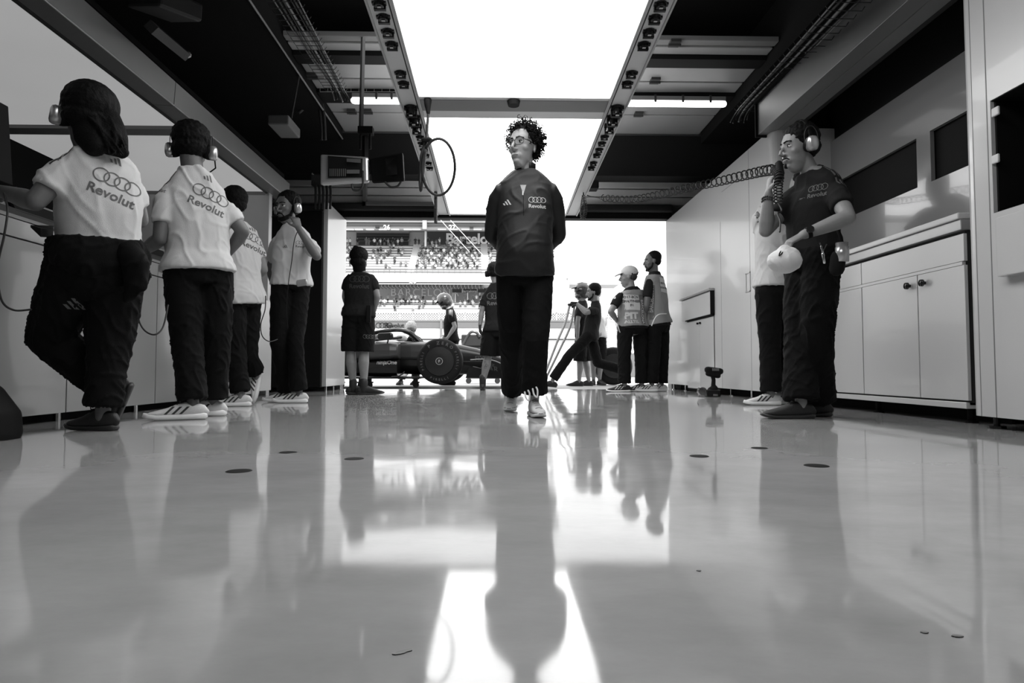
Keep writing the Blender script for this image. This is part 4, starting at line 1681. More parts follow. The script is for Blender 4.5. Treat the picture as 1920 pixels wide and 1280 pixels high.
# ---- 5 man with a hair bun in the doorway
d = 7.66
J = P3(hd=(675, 491, d), shA=(652, 517, d), shB=(699, 517, d), elA=(647, 556, d), wrA=(656, 585, d + .22),
       elB=(707, 556, d - .02), wrB=(699, 590, d + .14), hpA=(660, 594, d), hpB=(685, 594, d),
       knA=(658, 660, d), anA=anc(662, 720, d), knB=(683, 660, d), anB=anc(682, 722, d - .05))
r, HM, SH, TR = figure('person with a hair bun in black tee and shorts, back turned in the doorway', J, 195, W=1.0, vox=0.010, skin=SKIN, head=(0, 4, 0),
                       shirt=TEEB, hem=-0.05, ease=0.024, hemw=0.04, short=True, tr=(0.108, 0.112, 0, 0, 0), seed=9, calf=1.12, hands=(None, 'auto'))
hair_cap(r, HM, 1.12, vol=0.014, tuft=0.004, low=0.02)
bm = B()
ell(bm, V(667, 465, d), (.036, .036, .034))
loft(bm, [(V(673, 492, d - .04), .085, .07), (V(674, 508, d - .02), .075, .06)], n=14)
mk('hair_bun', voxel(bm, 0.008, 1), HAIRB, r, smooth=True)
for a in ('anA', 'anB'):
    bm = B()
    loft(bm, [(J[a] - UP * .04, .044, .046), (J[a] + UP * .06, .048, .050)], n=14)
    mk('sock', bm, SHOEB, r, smooth=True)
ground_shoe(r, J['anA'], 250, 'black', 0.30)
ground_shoe(r, J['anB'], 262, 'black', 0.31)
decal('back_logo', crest(0.22), SH, INKF, V(672, 527, d - .2), (1, .1, 0), UP, r)
decal('shorts_logo', rings2d(0.022, 0.004), TR, INKS, V(689, 630, d - .2), (1, 0, 0), UP, r)
bm = B()
hexa(bm, [V(690, 588, d - .16) + Vector(q) for q in ((-.02, 0, -.1), (.03, 0, -.1), (.03, .03, -.1), (-.02, .03, -.1), (-.02, 0, .1), (.03, 0, .1), (.03, .03, .1), (-.02, .03, .1))])
mk('belt_radio', bm, BLACK, r, bevel=0.004)

# ---- 6 helmeted mechanic behind the car
d = 12.0
J = P3(hd=(835, 567, d), shA=(845, 587, d - .19), shB=(845, 587, d + .19), elA=(853, 612, d - .22), wrA=(840, 632, d - .24),
       elB=(853, 612, d + .2), wrB=(836, 628, d + .2), hpA=(846, 642, d - .09), hpB=(846, 642, d + .09),
       knA=(842, 680, d - .09), anA=anc(846, 712, d - .09), knB=(842, 680, d + .09), anB=anc(846, 712, d + .09))
r, HM, SH, TR = figure('helmeted mechanic in a dark tee looking down behind the racing car', J, 90, W=1.0, vox=0.012, skin=SKIN3, head=(0, 34, 0), shirt=TEEB, hem=-0.02,
                       ease=0.02, short=False, seed=4)
helmet(r, HM, 1.1)
for a in ('anA', 'anB'):
    ground_shoe(r, J[a], 90, 'black', 0.30)
sleeve_stripes(r, SH, J['shA'], J['S'], INKL)

# ---- 7 bending man with a pale cap behind the cockpit
d = 12.2
J = P3(hd=(771, 619, d - .35), shA=(760, 640, d - .2), shB=(792, 640, d - .15), elA=(757, 664, d - .3), wrA=(768, 676, d - .5),
       elB=(795, 662, d - .3), wrB=(783, 678, d - .5), hpA=(766, 658, d + .3), hpB=(784, 658, d + .3),
       knA=(756, 684, d + .05), anA=anc(752, 712, d), knB=(782, 684, d + .05), anB=anc(778, 712, d))
r, HM, SH, TR = figure('white-haired man bending down behind the cockpit of the racing car', J, 10, W=0.95, vox=0.012, skin=SKIN, head=(0, 30, 0), shirt=TEEB, hem=0.05, seed=6)
hair_cap(r, HM, 1.1, m=HAIRW, vol=0.01)
face_bits(r, HM, 1.1)
for a in ('anA', 'anB'):
    ground_shoe(r, J[a], 10, 'black', 0.29)
decal('chest_logo', crest(0.15), SH, INKL, V(778, 638, d - .5), (1, 0, 0), UP, r)

# ---- 8 mechanic in shorts with tattooed calf
d = 9.2
J = P3(hd=(927, 513, d), shA=(910, 549, d), shB=(954, 549, d), elA=(903, 585, d), wrA=(900, 610, d - .02),
       elB=(962, 585, d), wrB=(962, 612, d - .02), hpA=(919, 622, d), hpB=(945, 622, d),
       knA=(915, 668, d), anA=anc(905, 718, d), knB=(946, 668, d), anB=anc(951, 718, d + .05))
r, HM, SH, TR = figure('mechanic in black shorts with a tattooed calf, half hidden behind the central man', J, 182, W=1.0, vox=0.009, skin=SKIN, shirt=TEEB,
                       hem=-0.04, ease=0.02, short=True, tr=(0.108, 0.115, 0, 0, 0), seed=12, glove=True, calf=1.1,
                       hands=(dict(d=(0, 0, -1), pn=(1, .2, 0), side=(0.2, 1, 0), curl=25), dict(d=(0, 0, -1), pn=(-1, .2, 0), side=(0, 1, 0), curl=25)))
hair_cap(r, HM, 1.1, vol=0.01)
headset(r, HM, 1.12, cup=BLACK)
BODY8 = [c for c in r.children if c.name.startswith('body')][0]
decal('calf_tattoo', merge(*[shift(rings2d(0.012 + .004 * (i % 2), 0.005, count=1), random.uniform(-.015, .015), .03 - i * .016) for i in range(6)]), BODY8, INKS, V(911, 682, d - .2), (1, 0, 0), UP, r)
for a in ('anA', 'anB'):
    bm = B()
    loft(bm, [(J[a] - UP * .04, .044, .046), (J[a] + UP * .09, .050, .052)], n=14)
    mk('sock', bm, SHOEB, r, smooth=True)
    ground_shoe(r, J[a], 180 if a == 'anA' else 175, 'black', 0.30)
decal('back_logo', crest(0.26), SH, INKS, V(931, 558, d - .3), (1, 0, 0), UP, r)

# ---- 9 central man walking with hands behind his back
d = 4.15
J = P3(hd=(981, 279, d), shA=(929, 352, d), shB=(1042, 352, d), elA=(922, 440, 4.27), wrA=(958, 480, 4.40),
       elB=(1048, 440, 4.27), wrB=(1008, 480, 4.40), hpA=(957, 520, 4.17), hpB=(1010, 520, 4.17),
       knA=(960, 640, 4.30), anA=anc(961, 742, 4.74, .12), knB=(1004, 635, 4.06), anB=anc(1001, 748, 4.13))
r, HM, SH, TR = figure('curly-haired man with glasses in a charcoal quarter-zip top walking towards us', J, 2, W=1.02, D=1.05, belly=0.045, vox=0.0055,
                       skin=SKIN3, head=(33, -3, 0), hs=1.15, shirt=TOPB, sleeve='long', hem=0.0, ease=0.014, hemw=0.03, fold=0.007, tfold=0.006,
                       tr=(0.098, 0.096, 0.085, 0.080, 0.086), seed=3.3, hemup=0.05, hands=('auto', 'auto'), collar=1.17, sfold=(6, 6, 5), cdrop=.075)
MAN = r
face_bits(r, HM, 1.15)
S1 = HM @ Matrix.Scale(1.15, 4)
# glasses
bm = B()
for k in (-1, 1):
    c = Vector((k * 0.033, 0.100, 0.006))
    pts = [S1 @ (c + Vector((0.0255 * math.cos(a), -abs(0.014 * math.cos(a)) * (1 if math.cos(a) * k > 0 else 0), 0.0225 * math.sin(a)))) for a in [2 * PI * i / 20 for i in range(21)]]
    tube(bm, pts, 0.0020, 8)
    tube(bm, [S1 @ Vector((k * 0.060, 0.090, 0.016)), S1 @ Vector((k * 0.075, 0.06, 0.014)), S1 @ Vector((k * 0.082, 0.0, 0.008))], 0.0030, 6)
tube(bm, [S1 @ Vector((-0.009, 0.101, 0.013)), S1 @ Vector((0, 0.104, 0.016)), S1 @ Vector((0.009, 0.101, 0.013))], 0.0028, 6)
gl_ = mk('glasses', bm, GLASSR, r, smooth=True)
# curly hair
hair_cap(r, HM, 1.15, vol=0.008, tuft=0.006, front=-0.006, size=0.006)
random.seed(11)
bm = B()
nC = 0
while nC < 620:
    a = Vector((random.gauss(0, 1), random.gauss(0, 1), random.gauss(0, 1))).normalized()
    c0 = Vector((0, -0.024, 0.050))
    rad_ = Vector((0.078 + .012, 0.092 + .012, 0.084 + .016))
    p = c0 + Vector((a.x * rad_.x, a.y * rad_.y, a.z * rad_.z))
    if p.y > 0.045 and p.z < 0.085:
        continue
    if p.z < 0.010 and p.y > -0.020:
        continue
    if p.z < -0.045:
        continue
    nC += 1
    ext = random.uniform(0.004, 0.030) * (1.2 if a.z > 0 else 0.9)
    if random.random() < 0.12:
        ext += 0.014
    q = p + a * ext
    side = a.cross(Vector((random.gauss(0, 1), random.gauss(0, 1), random.gauss(0, 1)))).normalized()
    ax = (side + a * 0.3).normalized()
    rr = random.uniform(0.006, 0.011)
    path = [p - a * 0.008, q, q + ax * 0.010]
    hp_ = helix([S1 @ x for x in path], lambda t: rr * (0.5 + 0.5 * t), random.uniform(1.2, 2.2), 9)
    tube(bm, hp_, 0.0021, 4)
mk('curls', bm, HAIRB, r, smooth=True)
# collar
N_ = J['N']
bm = B()
base = J['C'] - UP * .018
top = J['C'] + (N_ - J['C']).normalized() * 0.030
seg = 28
f_ = dirv(2)
s_ = Vector((1, 0, 0))
prev = None
for i in range(seg + 1):
    a = R(22 + (360 - 44) * i / seg)
    o_ = f_ * math.cos(a) + s_ * math.sin(a)
    dp = 0.012 * (1 + math.cos(a)) / 2
    row = []
    for rr, c, z in ((.069, base, -.01), (.073, top, -.004 - dp), (.068, top, -.002 - dp), (.063, base, -.01)):
        row.append(bm.verts.new(c + o_ * rr * Vector((1, 1, 0)).length / 1.414 * 1.0 + Vector((0, 0, z)) + f_ * 0.004))
    if prev:
        for j in range(4):
            bm.faces.new((prev[j], prev[(j + 1) % 4], row[(j + 1) % 4], row[j]))
    else:
        bm.faces.new(row)
    prev = row
bm.faces.new(prev)
mk('collar', bm, TOPB, r, smooth=True)
decal('zip', quad2d([(-.0022, -.10), (.0022, -.10), (.0022, .03), (-.0022, .03)], 1, 10), SH, BLACK, V(983, 366, 3.9), (1, 0, 0), UP, r)
decal('zip_pull', quad2d([(-.004, -.015), (.004, -.015), (.004, .012), (-.004, .012)], 1, 2), SH, INKL, V(982, 350, 3.9), (1, 0, 0), UP, r, off=0.004)
decal('neck_opening', quad2d([(-.003, -.028), (.003, -.028), (.020, .03), (-.020, .03)], 4, 6), SH, SKIN3, V(983, 342, 3.9), (1, 0, 0), UP, r, off=0.003)
decal('chest_logo', crest(0.105), SH, INKL, V(1010, 370, 3.9), (1, 0, 0), UP, r)
decal('chest_mark', marks3(0.036), SH, INKL, V(949, 373, 3.9), (1, 0, 0), UP, r)
for k, sh in ((-1, J['shA']), (1, J['shB'])):
    for q in range(2):
        sq = quad2d([(0, q * .026), (0, q * .026 + .010), (.115, q * .026 - .01), (.115, q * .026 - .020)], 1, 12)
        sq = quad2d([(0, -.006 + q * .024), (.13, -.006 + q * .024 - .008), (.13, .005 + q * .024 - .008), (0, .005 + q * .024)], 12, 1)
        o = J['S'].lerp(sh, 0.42) + Vector((0, -0.02, 0))
        u_ = Vector((k, 0, 0))
        decal('shoulder_stripe', sq, SH, INKM, o, u_, UP.cross(u_) * 1.0, r, back=0.25)
decal('sleeve_print', text2d('bp', .022, .01), SH, INKS, V(921, 372, 3.9), (1, .5, 0), UP, r)
ground_shoe(r, J['anB'], 352, 'sneaker', 0.29)
ground_shoe(r, Vector((J['anA'].x, J['anA'].y, .1)), 8, 'sneaker', 0.29, pitch=4)
for px, py in ((988, 741), (1003, 735)):
    bm = B()
    a = V(px, py, 4.02)
    tube(bm, spline([a + Vector((-.014, 0, .02)), a + Vector((-.006, -.01, -.015)), a + Vector((.012, -.015, -.03)), a + Vector((.016, -.005, .01)), a + Vector((.008, 0, .03))], 5), 0.0055, 8, True)
    mk('ankle_drawcord', bm, SOLEW, r, smooth=True)

# ---- 10 man lunging on the jack
d = 10.6
J = P3(hd=(1112, 549, d), shA=(1117, 579, d - .19), shB=(1116, 578, d + .19), elA=(1098, 586, d - .26), wrA=(1081, 568, d - .16),
       elB=(1097, 582, d + .2), wrB=(1084, 571, d + .1), hpA=(1104, 632, d - .10), hpB=(1108, 632, d + .10),
       knA=(1069, 664, d - .12), anA=V(1036, 712, d - .1), knB=(1121, 680, d + .1), anB=V(1164, 692, d + .12))
r, HM, SH, TR = figure('young bearded man lunging forward, gloved hands gripping the tall jack handles', J, 90, W=1.0, vox=0.009, skin=SKIN, shirt=TEEB,
                       hem=-0.10, ease=0.018, hemw=0.03, seed=21, glove=True, head=(0, 4, 0),
                       hands=(dict(d=(-1, 0, .1), pn=(0, 0, -1), side=(0, 1, 0), curl=50), dict(d=(-1, 0, .1), pn=(0, 0, -1), side=(0, -1, 0), curl=50)))
face_bits(r, HM, 1.1, beard=True)
hair_cap(r, HM, 1.12, vol=0.008, tuft=0.007)
M = frame(V(1043, 724, d - .1), (-1, 0, .10))
M.translation.z = 0.0
shoe(r, M, 'black', 0.30)
shoe(r, frame(V(1168, 688, d + .12), (0.25, 0, -1), (1, 0, .2)), 'black', 0.29)
jk = thing('trolley_jack', 'tall twin-handled steel jack the lunging man leans on', 'jack', V(1023, 715, d - .1) * 1.0)
for k, (pp) in enumerate((((1068, 572), (1060, 604), (1045, 640), (1022, 700)), ((1077, 574), (1069, 612), (1052, 650), (1024, 708)))):
    bm = B()
    tube(bm, spline([V(px, py, d - .15 + .25 * k) for px, py in pp], 5), 0.020, 10, True)
    mk('handle_bar', bm, ALU, jk, smooth=True)
bm = B()
tube(bm, [V(1066, 571, d - .2), V(1079, 573, d + .2)], 0.018, 10, True)
mk('grip', bm, RUB, jk, smooth=True)
bm = B()
a = V(1020, 716, d)
box(bm, (a.x - .55, d - .2, .04), (a.x + .05, d + .2, .09))
mk('jack_frame', bm, DARK, jk, bevel=0.01)
for dx in (-.45, 0):
    for dy in (-.18, .18):
        bm = B()
        cyl(bm, (a.x + dx, d + dy - .015, .04), (a.x + dx, d + dy + .015, .04), .04, 14)
        mk('wheel', bm, RUB, jk)

# ---- 11 + 16 mechanics behind the jack man
d = 11.3
J = P3(hd=(1091, 549, d), shA=(1088, 572, d - .18), shB=(1094, 572, d + .18), elA=(1083, 603, d - .2), wrA=(1083, 632, d - .22),
       elB=(1100, 602, d + .2), wrB=(1100, 630, d + .2), hpA=(1090, 632, d - .09), hpB=(1094, 632, d + .09),
       knA=(1087, 678, d - .09), anA=anc(1086, 713, d - .09), knB=(1097, 678, d + .09), anB=anc(1104, 712, d + .09))
r, HM, SH, TR = figure('helmeted mechanic in shorts standing behind the man on the jack', J, 90, W=1.0, vox=0.011, skin=SKIN, shirt=TEEB, hem=-0.04, short=True, seed=31,
                       tr=(.105, .11, 0, 0, 0))
helmet(r, HM, 1.1)
ground_shoe(r, J['anA'], 88, 'black', 0.30)
ground_shoe(r, J['anB'], 88, 'black', 0.30)
d = 11.9
J = P3(hd=(1118, 552, d), shA=(1108, 577, d), shB=(1131, 578, d + .2), elA=(1106, 605, d), wrA=(1108, 628, d),
       elB=(1134, 606, d + .1), wrB=(1126, 626, d - .1), hpA=(1112, 634, d), hpB=(1126, 634, d),
       knA=(1112, 676, d), anA=anc(1113, 710, d), knB=(1126, 676, d), anB=anc(1124, 711, d))
r, HM, SH, TR = figure('mechanic in a pale tee almost hidden behind the man on the jack', J, 30, W=0.95, vox=0.012, skin=SKIN, shirt=TEEW, hem=-0.04, short=True, seed=33, tr=(.105, .11, 0, 0, 0))
hair_cap(r, HM, 1.0)
ground_shoe(r, J['anA'], 20, 'black', 0.29)
ground_shoe(r, J['anB'], 340, 'black', 0.29)

# ---- 12 scrutineer with white cap


def vest(r, J, W, yaw, txt_o, u, words, m_side=VEST):
    fwd = dirv(yaw)
    bm = B()
    loft(bm, torso_rings(J, fwd, (.02, .15, .3, .5, .7, .86, .95, 1.0, 1.06, 1.12), W, 1.06, 0.034, 0, 0.04, e_top=0.022), n=24, sup=2.5, dome=False)
    for k in ('shA', 'shB'):
        c = J['S'].lerp(J[k], 0.52)
        loft(bm, [(c - fwd * .10 - UP * .08, .05, .02, (J['shB'] - J['shA'])), (c - fwd * .03 + UP * .055, .045, .018, (J['shB'] - J['shA'])), (c + fwd * .07 + UP * .02, .045, .02, (J['shB'] - J['shA']))], n=10)
    me = voxel(bm, 0.009, 2)
    folds(me, 0.005, (8, 8, 5), 7)
    v_ = mk('vest', me, m_side, r, smooth=True)
    return v_


def cap(r, HM, s=1.14):
    S = HM @ Matrix.Scale(s, 4)
    bm = B()
    ell(bm, (0, -0.016, 0.062), (0.082, 0.102, 0.078), S, 22, 14)
    me = voxel(bm, 0.006, 1)
    c = mk('cap', me, mat('pale_cap', 0.5, 0.8), r, smooth=True)
    bm = B()
    ux = S.to_3x3() @ Vector((1, 0, 0))
    loft(bm, [(S @ Vector((0, 0.06, 0.050)), 0.070, 0.006, ux), (S @ Vector((0, 0.11, 0.040)), 0.064, 0.005, ux), (S @ Vector((0, 0.155, 0.022)), 0.040, 0.004, ux)], n=14)
    mk('cap_peak', bm, mat('pale_cap', 0.5, 0.8), c, smooth=True)
    bm = B()
    tube(bm, [S @ Vector((x, -0.118 + abs(x) * .25, 0.030 + 0.028 * (1 - (x / .035) ** 2))) for x in (-.035, -.02, 0, .02, .035)], 0.006, 6)
    mk('cap_opening', bm, DARK, c)
    return c


d = 8.5
J = P3(hd=(1178, 520, d), shA=(1160, 551, d - .12), shB=(1210, 553, d + .1), elA=(1145, 584, d - .16), wrA=(1158, 603, d + .1),
       elB=(1222, 590, d + .1), wrB=(1205, 605, d + .3), hpA=(1172, 618, d - .05), hpB=(1200, 618, d + .05),
       knA=(1170, 670, d - .05), anA=anc(1171, 722, d - .05), knB=(1202, 670, d + .05), anB=anc(1203, 723, d + .05))
r, HM, SH, TR = figure('race official in a white cap and grey printed vest, back turned by the door', J, 158, W=1.05, D=1.1, vox=0.008, skin=SKIN, shirt=TEEB, hem=-0.03,
                       ease=0.014, seed=41, head=(-58, 2, 0), tr=(.105, .10, .088, .085, .088))
face_bits(r, HM, 1.1)
hair_cap(r, HM, 1.08, m=DARK)
cap(r, HM)
VS = vest(r, J, 1.06, 158, None, None, None)
ub = (J['shB'] - J['shA']).normalized()
oc = V(1192, 579, d - .24)
px_ = d / F
decal('pale_panel', quad2d([(-.125, -.02), (.125, -.03), (.120, .17), (-.115, .18)], 14, 10), VS, VESTL, oc + UP * .02, ub, UP, r, off=0.003)
decal('vest_print', merge(shift(text2d('0017-BCN', .036, .02), 0, .145), shift(text2d('SCRUTINEER', .034, .02), 0.0, .090), shift(text2d('F1', .034, .02), 0, .035)), VS, INKD, oc + UP * .02, ub, UP, r, off=0.006)
decal('vest_print', merge(shift(text2d('PIT', .090, .06), 0, -.100, 1.1, 1), shift(text2d('ALLTEL', .040, .03), 0, -.180)), VS, VESTL, oc + UP * .02, ub, UP, r, off=0.006)
for x, rot in ((-.165, 1), (.165, -1)):
    vs, fs = text2d('BARCELONA', .040, .012)
    sh = ([(x - rot * y, rot * px2) for px2, y in vs], fs)
    decal('side_print', quad2d([(x - .035, -.26), (x + .035, -.26), (x + .035, .20), (x - .035, .20)], 3, 14), VS, mat('dark_vest_band', .10, .7), oc, ub, UP, r, off=0.003)
    decal('side_print', sh, VS, VESTL, oc - UP * .03, ub, UP, r, off=0.006)
decal('sleeve_patch', quad2d([(-.02, -.025), (.02, -.025), (.02, .025), (-.02, .025)], 3, 3), SH, INKL, V(1151, 554, d - .3), (1, -.2, 0), UP, r)
for px, py in ((1158, 608), (1154, 606)):
    bm = B()
    a = V(px, py, d - .28)
    tube(bm, spline([a, a + Vector((.01, -.01, -.05)), a + Vector((.03, 0, -.10))], 4), 0.005, 6, True)
    mk('vest_tie', bm, SOLEW, r)
ground_shoe(r, J['anA'], 92, 'blackwhite', 0.31)
ground_shoe(r, J['anB'], 92, 'blackwhite', 0.30)

# ---- 13 scrutineer with beard
d = 8.6
J = P3(hd=(1223, 491, d), shA=(1216, 526, d - .18), shB=(1238, 528, d + .16), elA=(1212, 572, d - .2), wrA=(1205, 600, d),
       elB=(1245, 572, d + .2), wrB=(1225, 600, d + .2), hpA=(1226, 612, d - .07), hpB=(1240, 612, d + .07),
       knA=(1226, 668, d - .07), anA=anc(1222, 724, d - .07), knB=(1242, 668, d + .07), anB=anc(1240, 722, d + .09))
r, HM, SH, TR = figure('tall bearded race official in a printed vest against the white cabinet edge', J, 112, W=1.02, D=1.05, vox=0.008, skin=SKIN2, shirt=TEEB, hem=-0.03,
                       ease=0.014, seed=43, head=(-22, 3, 0), tr=(.105, .10, .088, .085, .088))
face_bits(r, HM, 1.1, beard=True)
hair_cap(r, HM, 1.1, tuft=0.002)
VS = vest(r, J, 1.0, 112, None, None, None)
ub = Vector((.35, .94, 0)).normalized()
ub = (V(1250, 575, d + .1) - V(1235, 575, d - .2)).normalized()
decal('pale_panel', quad2d([(-.10, -.02), (.14, -.03), (.12, .17), (-.09, .18)], 12, 10), VS, VESTL, V(1247, 545, d - .1), (1, .7, 0), UP, r, off=0.003)
decal('vest_print', merge(shift(text2d('0017-BCN', .03, .02), 0, .10), shift(text2d('SCRUTINEER', .028, .02), 0.0, .04)), VS, INKD, V(1248, 545, d - .1), (1, .7, 0), UP, r, off=0.006)
vs, fs = text2d('BARCELONA', .040, .012)
decal('side_print', quad2d([(-.035, -.26), (.035, -.26), (.035, .20), (-.035, .20)], 3, 14), VS, mat('dark_vest_band', .10, .7), V(1235, 560, d - .35), (1, .3, 0), UP, r, off=0.003)
decal('side_print', ([(-y, x) for x, y in vs], fs), VS, VESTL, V(1235, 560, d - .35), (1, .3, 0), UP, r, off=0.006)
decal('sleeve_patch', quad2d([(-.025, -.03), (.025, -.03), (.025, .03), (-.025, .03)], 3, 3), SH, INKL, V(1213, 532, d - .4), (1, 0, 0), UP, r)
bm = B()
tube(bm, spline([V(1222, 610, d - .28), V(1228, 596, d - .3), V(1236, 589, d - .3), V(1250, 588, d - .1)], 5), 0.007, 6, True)
mk('vest_tie', bm, SOLEW, r)
ground_shoe(r, J['anA'], 95, 'runner', 0.31)
ground_shoe(r, J['anB'], 85, 'runner', 0.31)

# ---- 15 person behind the right man (white tee)
d = 5.3
J = P3(hd=(1503, 352, 5.2), shA=(1422, 392, 5.2), shB=(1492, 392, 5.35), elA=(1424, 452, 5.45), wrA=(1450, 478, 5.6),
       elB=(1500, 455, 5.5), wrB=(1480, 480, 5.65), hpA=(1440, 548, 5.25), hpB=(1470, 548, 5.35),
       knA=(1444, 645, 5.3), anA=anc(1446, 742, 5.3), knB=(1468, 645, 5.42), anB=anc(1468, 742, 5.45))
r, HM, SH, TR = figure('person in a white tee mostly hidden behind the man with the coiled cord', J, 185, W=1.0, vox=0.010, skin=SKIN, head=(-20, 10, 0), hem=0.02, ease=0.03, hemw=0.05,
                       tr=(.105, .10, .088, .085, .088), seed=51, hands=(None, None), fold=0.010)
hair_cap(r, HM, 1.0)
decal('back_logo', crest(0.25), SH, INKD, V(1431, 405, 5.0), (1, .15, .0), UP, r)
ground_shoe(r, J['anA'], 95, 'runner', 0.29)
ground_shoe(r, J['anB'], 100, 'runner', 0.29)

# ---- 14 right man with headset, dark tee
J = P3(hd=(1497, 280, 3.85), shA=(1497, 350, 4.0), shB=(1566, 345, 3.72), elA=(1436, 432, 3.92), wrA=(1441, 362, 3.84),
       elB=(1590, 408, 3.52), wrB=(1506, 440, 3.56), hpA=(1506, 497, 3.95), hpB=(1540, 497, 3.80),
       knA=(1500, 630, 3.95), anA=anc(1502, 757, 3.87), knB=(1530, 630, 3.84), anB=anc(1535, 752, 4.03))
r, HM, SH, TR = figure('man in a dark tee and silver headset holding a coiled cord and a white bag', J, 66, W=1.0, D=1.05, vox=0.0055, skin=SKIN, head=(16, 4, 0), hs=1.12, shirt=TEEB,
                       hem=-0.02, ease=0.012, hemw=0.02, arm=1.08, tr=(.108, .106, .095, .098, .105), seed=61, hipe=0.03, tfold=0.011,
                       hands=(dict(d=(.10, -.1, 1), pn=(1, -.1, 0), side=(.1, -1, .2), curl=42),
                              dict(d=(-.95, .1, -.5), pn=(.3, .3, -1), side=(-.4, .5, .6), curl=34)))
face_bits(r, HM, 1.12, beard=False)
bm = B()
S2 = HM @ Matrix.Scale(1.12, 4)
for k in (-1, 1):
    tube(bm, [S2 @ Vector((k * 0.003, 0.094, -0.051)), S2 @ Vector((k * 0.018, 0.087, -0.054)), S2 @ Vector((k * 0.026, 0.078, -0.062))], 0.0035, 8, True)
loft(bm, [(S2 @ Vector((0, 0.080, -0.084)), .012, .006), (S2 @ Vector((0, 0.080, -0.100)), .016, .008)], n=10)
mk('goatee', bm, HAIRB, r, smooth=True)
hair_cap(r, HM, 1.12, vol=0.008, tuft=0.007, front=0.006)
headset(r, HM, 1.22)
nrm = dirv(50)
uu = UP.cross(nrm)
uu = Vector((-nrm.y, nrm.x, 0))
if uu.x < 0:
    uu = -uu
decal('chest_logo', crest(0.11), SH, INKM, V(1505, 346, 3.6), uu, UP, r)
sleeve_stripes(r, SH, J['shB'], J['S'], INKS)
decal('sleeve_print', text2d('bp', .022, .01), SH, INKM, V(1584, 345, 3.5), (1, .35, 0), UP, r, back=.12)
decal('trouser_mark', marks3(0.05), TR, INKM, V(1529, 572, 3.5), (1, 0, 0), UP, r)
ground_shoe(r, J['anA'], 92, 'black', 0.31)
ground_shoe(r, J['anB'], 98, 'black', 0.31)
# watch, bracelet, belt tools
fo = (J['wrB'] - J['elB']).normalized()
bm = B()
c = J['wrB'] - fo * 0.03
loft(bm, [(c - fo * .011, .034, .032), (c + fo * .011, .034, .032)], n=18, dome=False)
w_ = mk('wristwatch', bm, BLACK, r, smooth=True)
bm = B()
c2 = c + Vector((-.004, -.030, .012))
loft(bm, [(c2, .022, .022), (c2 + Vector((-.004, -.010, .004)), .020, .020)], n=18, dome=False)
mk('watch_face', bm, BLACKG, w_)
fo = (J['wrA'] - J['elA']).normalized()
for q in range(2):
    bm = B()
    cc = J['wrA'] - fo * (.03 + .016 * q)
    for i in range(18):
        a = 2 * PI * i / 18
        ell(bm, cc + Vector((.035 * math.cos(a), .033 * math.sin(a), .004 * math.sin(a * 2))), (.0055, .0055, .0055), None, 6, 4)
    mk('bead_bracelet', bm, DARK, r)
bm = B()
a = V(1566, 500, 3.6)
tube(bm, [V(1568, 425, 3.6), V(1577, 445, 3.6), V(1580, 465, 3.6)], 0.010, 8)
loft(bm, [(a + Vector((0.02, .02, -.01)), .042, .04), (a + Vector((.03, 0.02, .06)), .042, .04)], n=16)
mk('belt_pouch', bm, BLACK, r, smooth=True)
bm = B()
a = V(1579, 468, 3.6)
loft(bm, [(a + Vector((0, 0, -.07)), .036, .034), (a + Vector((0, 0, .015)), .038, .036), (a + Vector((0, 0, .016)), .034, .032), (a + Vector((0, 0, .04)), .034, .032)], n=18, dome=False)
mk('steel_flask', bm, SILV, r, smooth=True)
bm = B()
tube(bm, [V(1540, 462, 3.62), V(1543, 475, 3.62)], 0.006, 8, True)
tube(bm, [V(1543, 476, 3.62), V(1546, 492, 3.62)], 0.008, 8, True)
mk('belt_torch', bm, CHROME, r, smooth=True)
bm = B()
tube(bm, [V(1537, 455, 3.63), V(1544, 470, 3.60), V(1550, 458, 3.63)], 0.004, 6)
mk('belt_hook', bm, DARK, r)

# white drawstring bag
bg_ = thing('drawstring_bag', 'white drawstring bag hanging from the right man\'s hand', 'bag', V(1472, 490, 3.52))
bm = B()
a = V(1471, 489, 3.52)
ell(bm, a, (.098, .075, .070))
ell(bm, a + Vector((.02, 0, .02)), (.070, .060, .060))
loft(bm, [(a + Vector((0, 0, .05)), .05, .045), (V(1470, 467, 3.54), .018, .018)], n=14)
me = voxel(bm, 0.006, 3)
folds(me, 0.004, (14, 14, 10), 3)
mk('sack', me, mat('white_cloth', 0.62, 0.9, bump=.2, bscale=120), bg_, smooth=True)
bm = B()
tube(bm, spline([V(1470, 466, 3.5), V(1463, 472, 3.47), V(1461, 479, 3.46), V(1466, 475, 3.46), V(1474, 464, 3.5), V(1477, 468, 3.49), V(1472, 474, 3.47)], 5), 0.003, 6)
mk('cord', bm, BLACK, bg_)
# coiled cord from the light frame to the right man
cc_ = thing('intercom_handset', 'black intercom handset on a long coiled cord from the light frame', 'intercom', V(1300, 352, 5.5))
path = []
for px, py, dd in ((1131, 371, 7.9), (1180, 374, 7.3), (1230, 366, 6.6), (1290, 352, 5.9), (1340, 342, 5.3), (1390, 330, 4.7), (1430, 321, 4.2), (1452, 318, 3.85)):
    path.append(V(px, py, dd))
path = spline(path, 8)
bm = B()
tube(bm, helix(path, lambda t: 0.040 - 0.008 * t, 36, 14), 0.0052, 6)
mk('coil', bm, RUB, cc_, smooth=True)
bm = B()
tube(bm, spline([V(1093, 350, 8.6), V(1096, 362, 8.55), V(1106, 368, 8.4), V(1122, 371, 8.1), V(1131, 376, 7.92), path[0]], 5), 0.007, 6)
mk('lead', bm, RUB, cc_, smooth=True)
bm = B()
p2 = spline([V(1452, 318, 3.83), V(1461, 330, 3.74), V(1459, 350, 3.72), V(1459, 380, 3.70)], 8)
tube(bm, helix(p2, 0.024, 15, 12), 0.0045, 6)
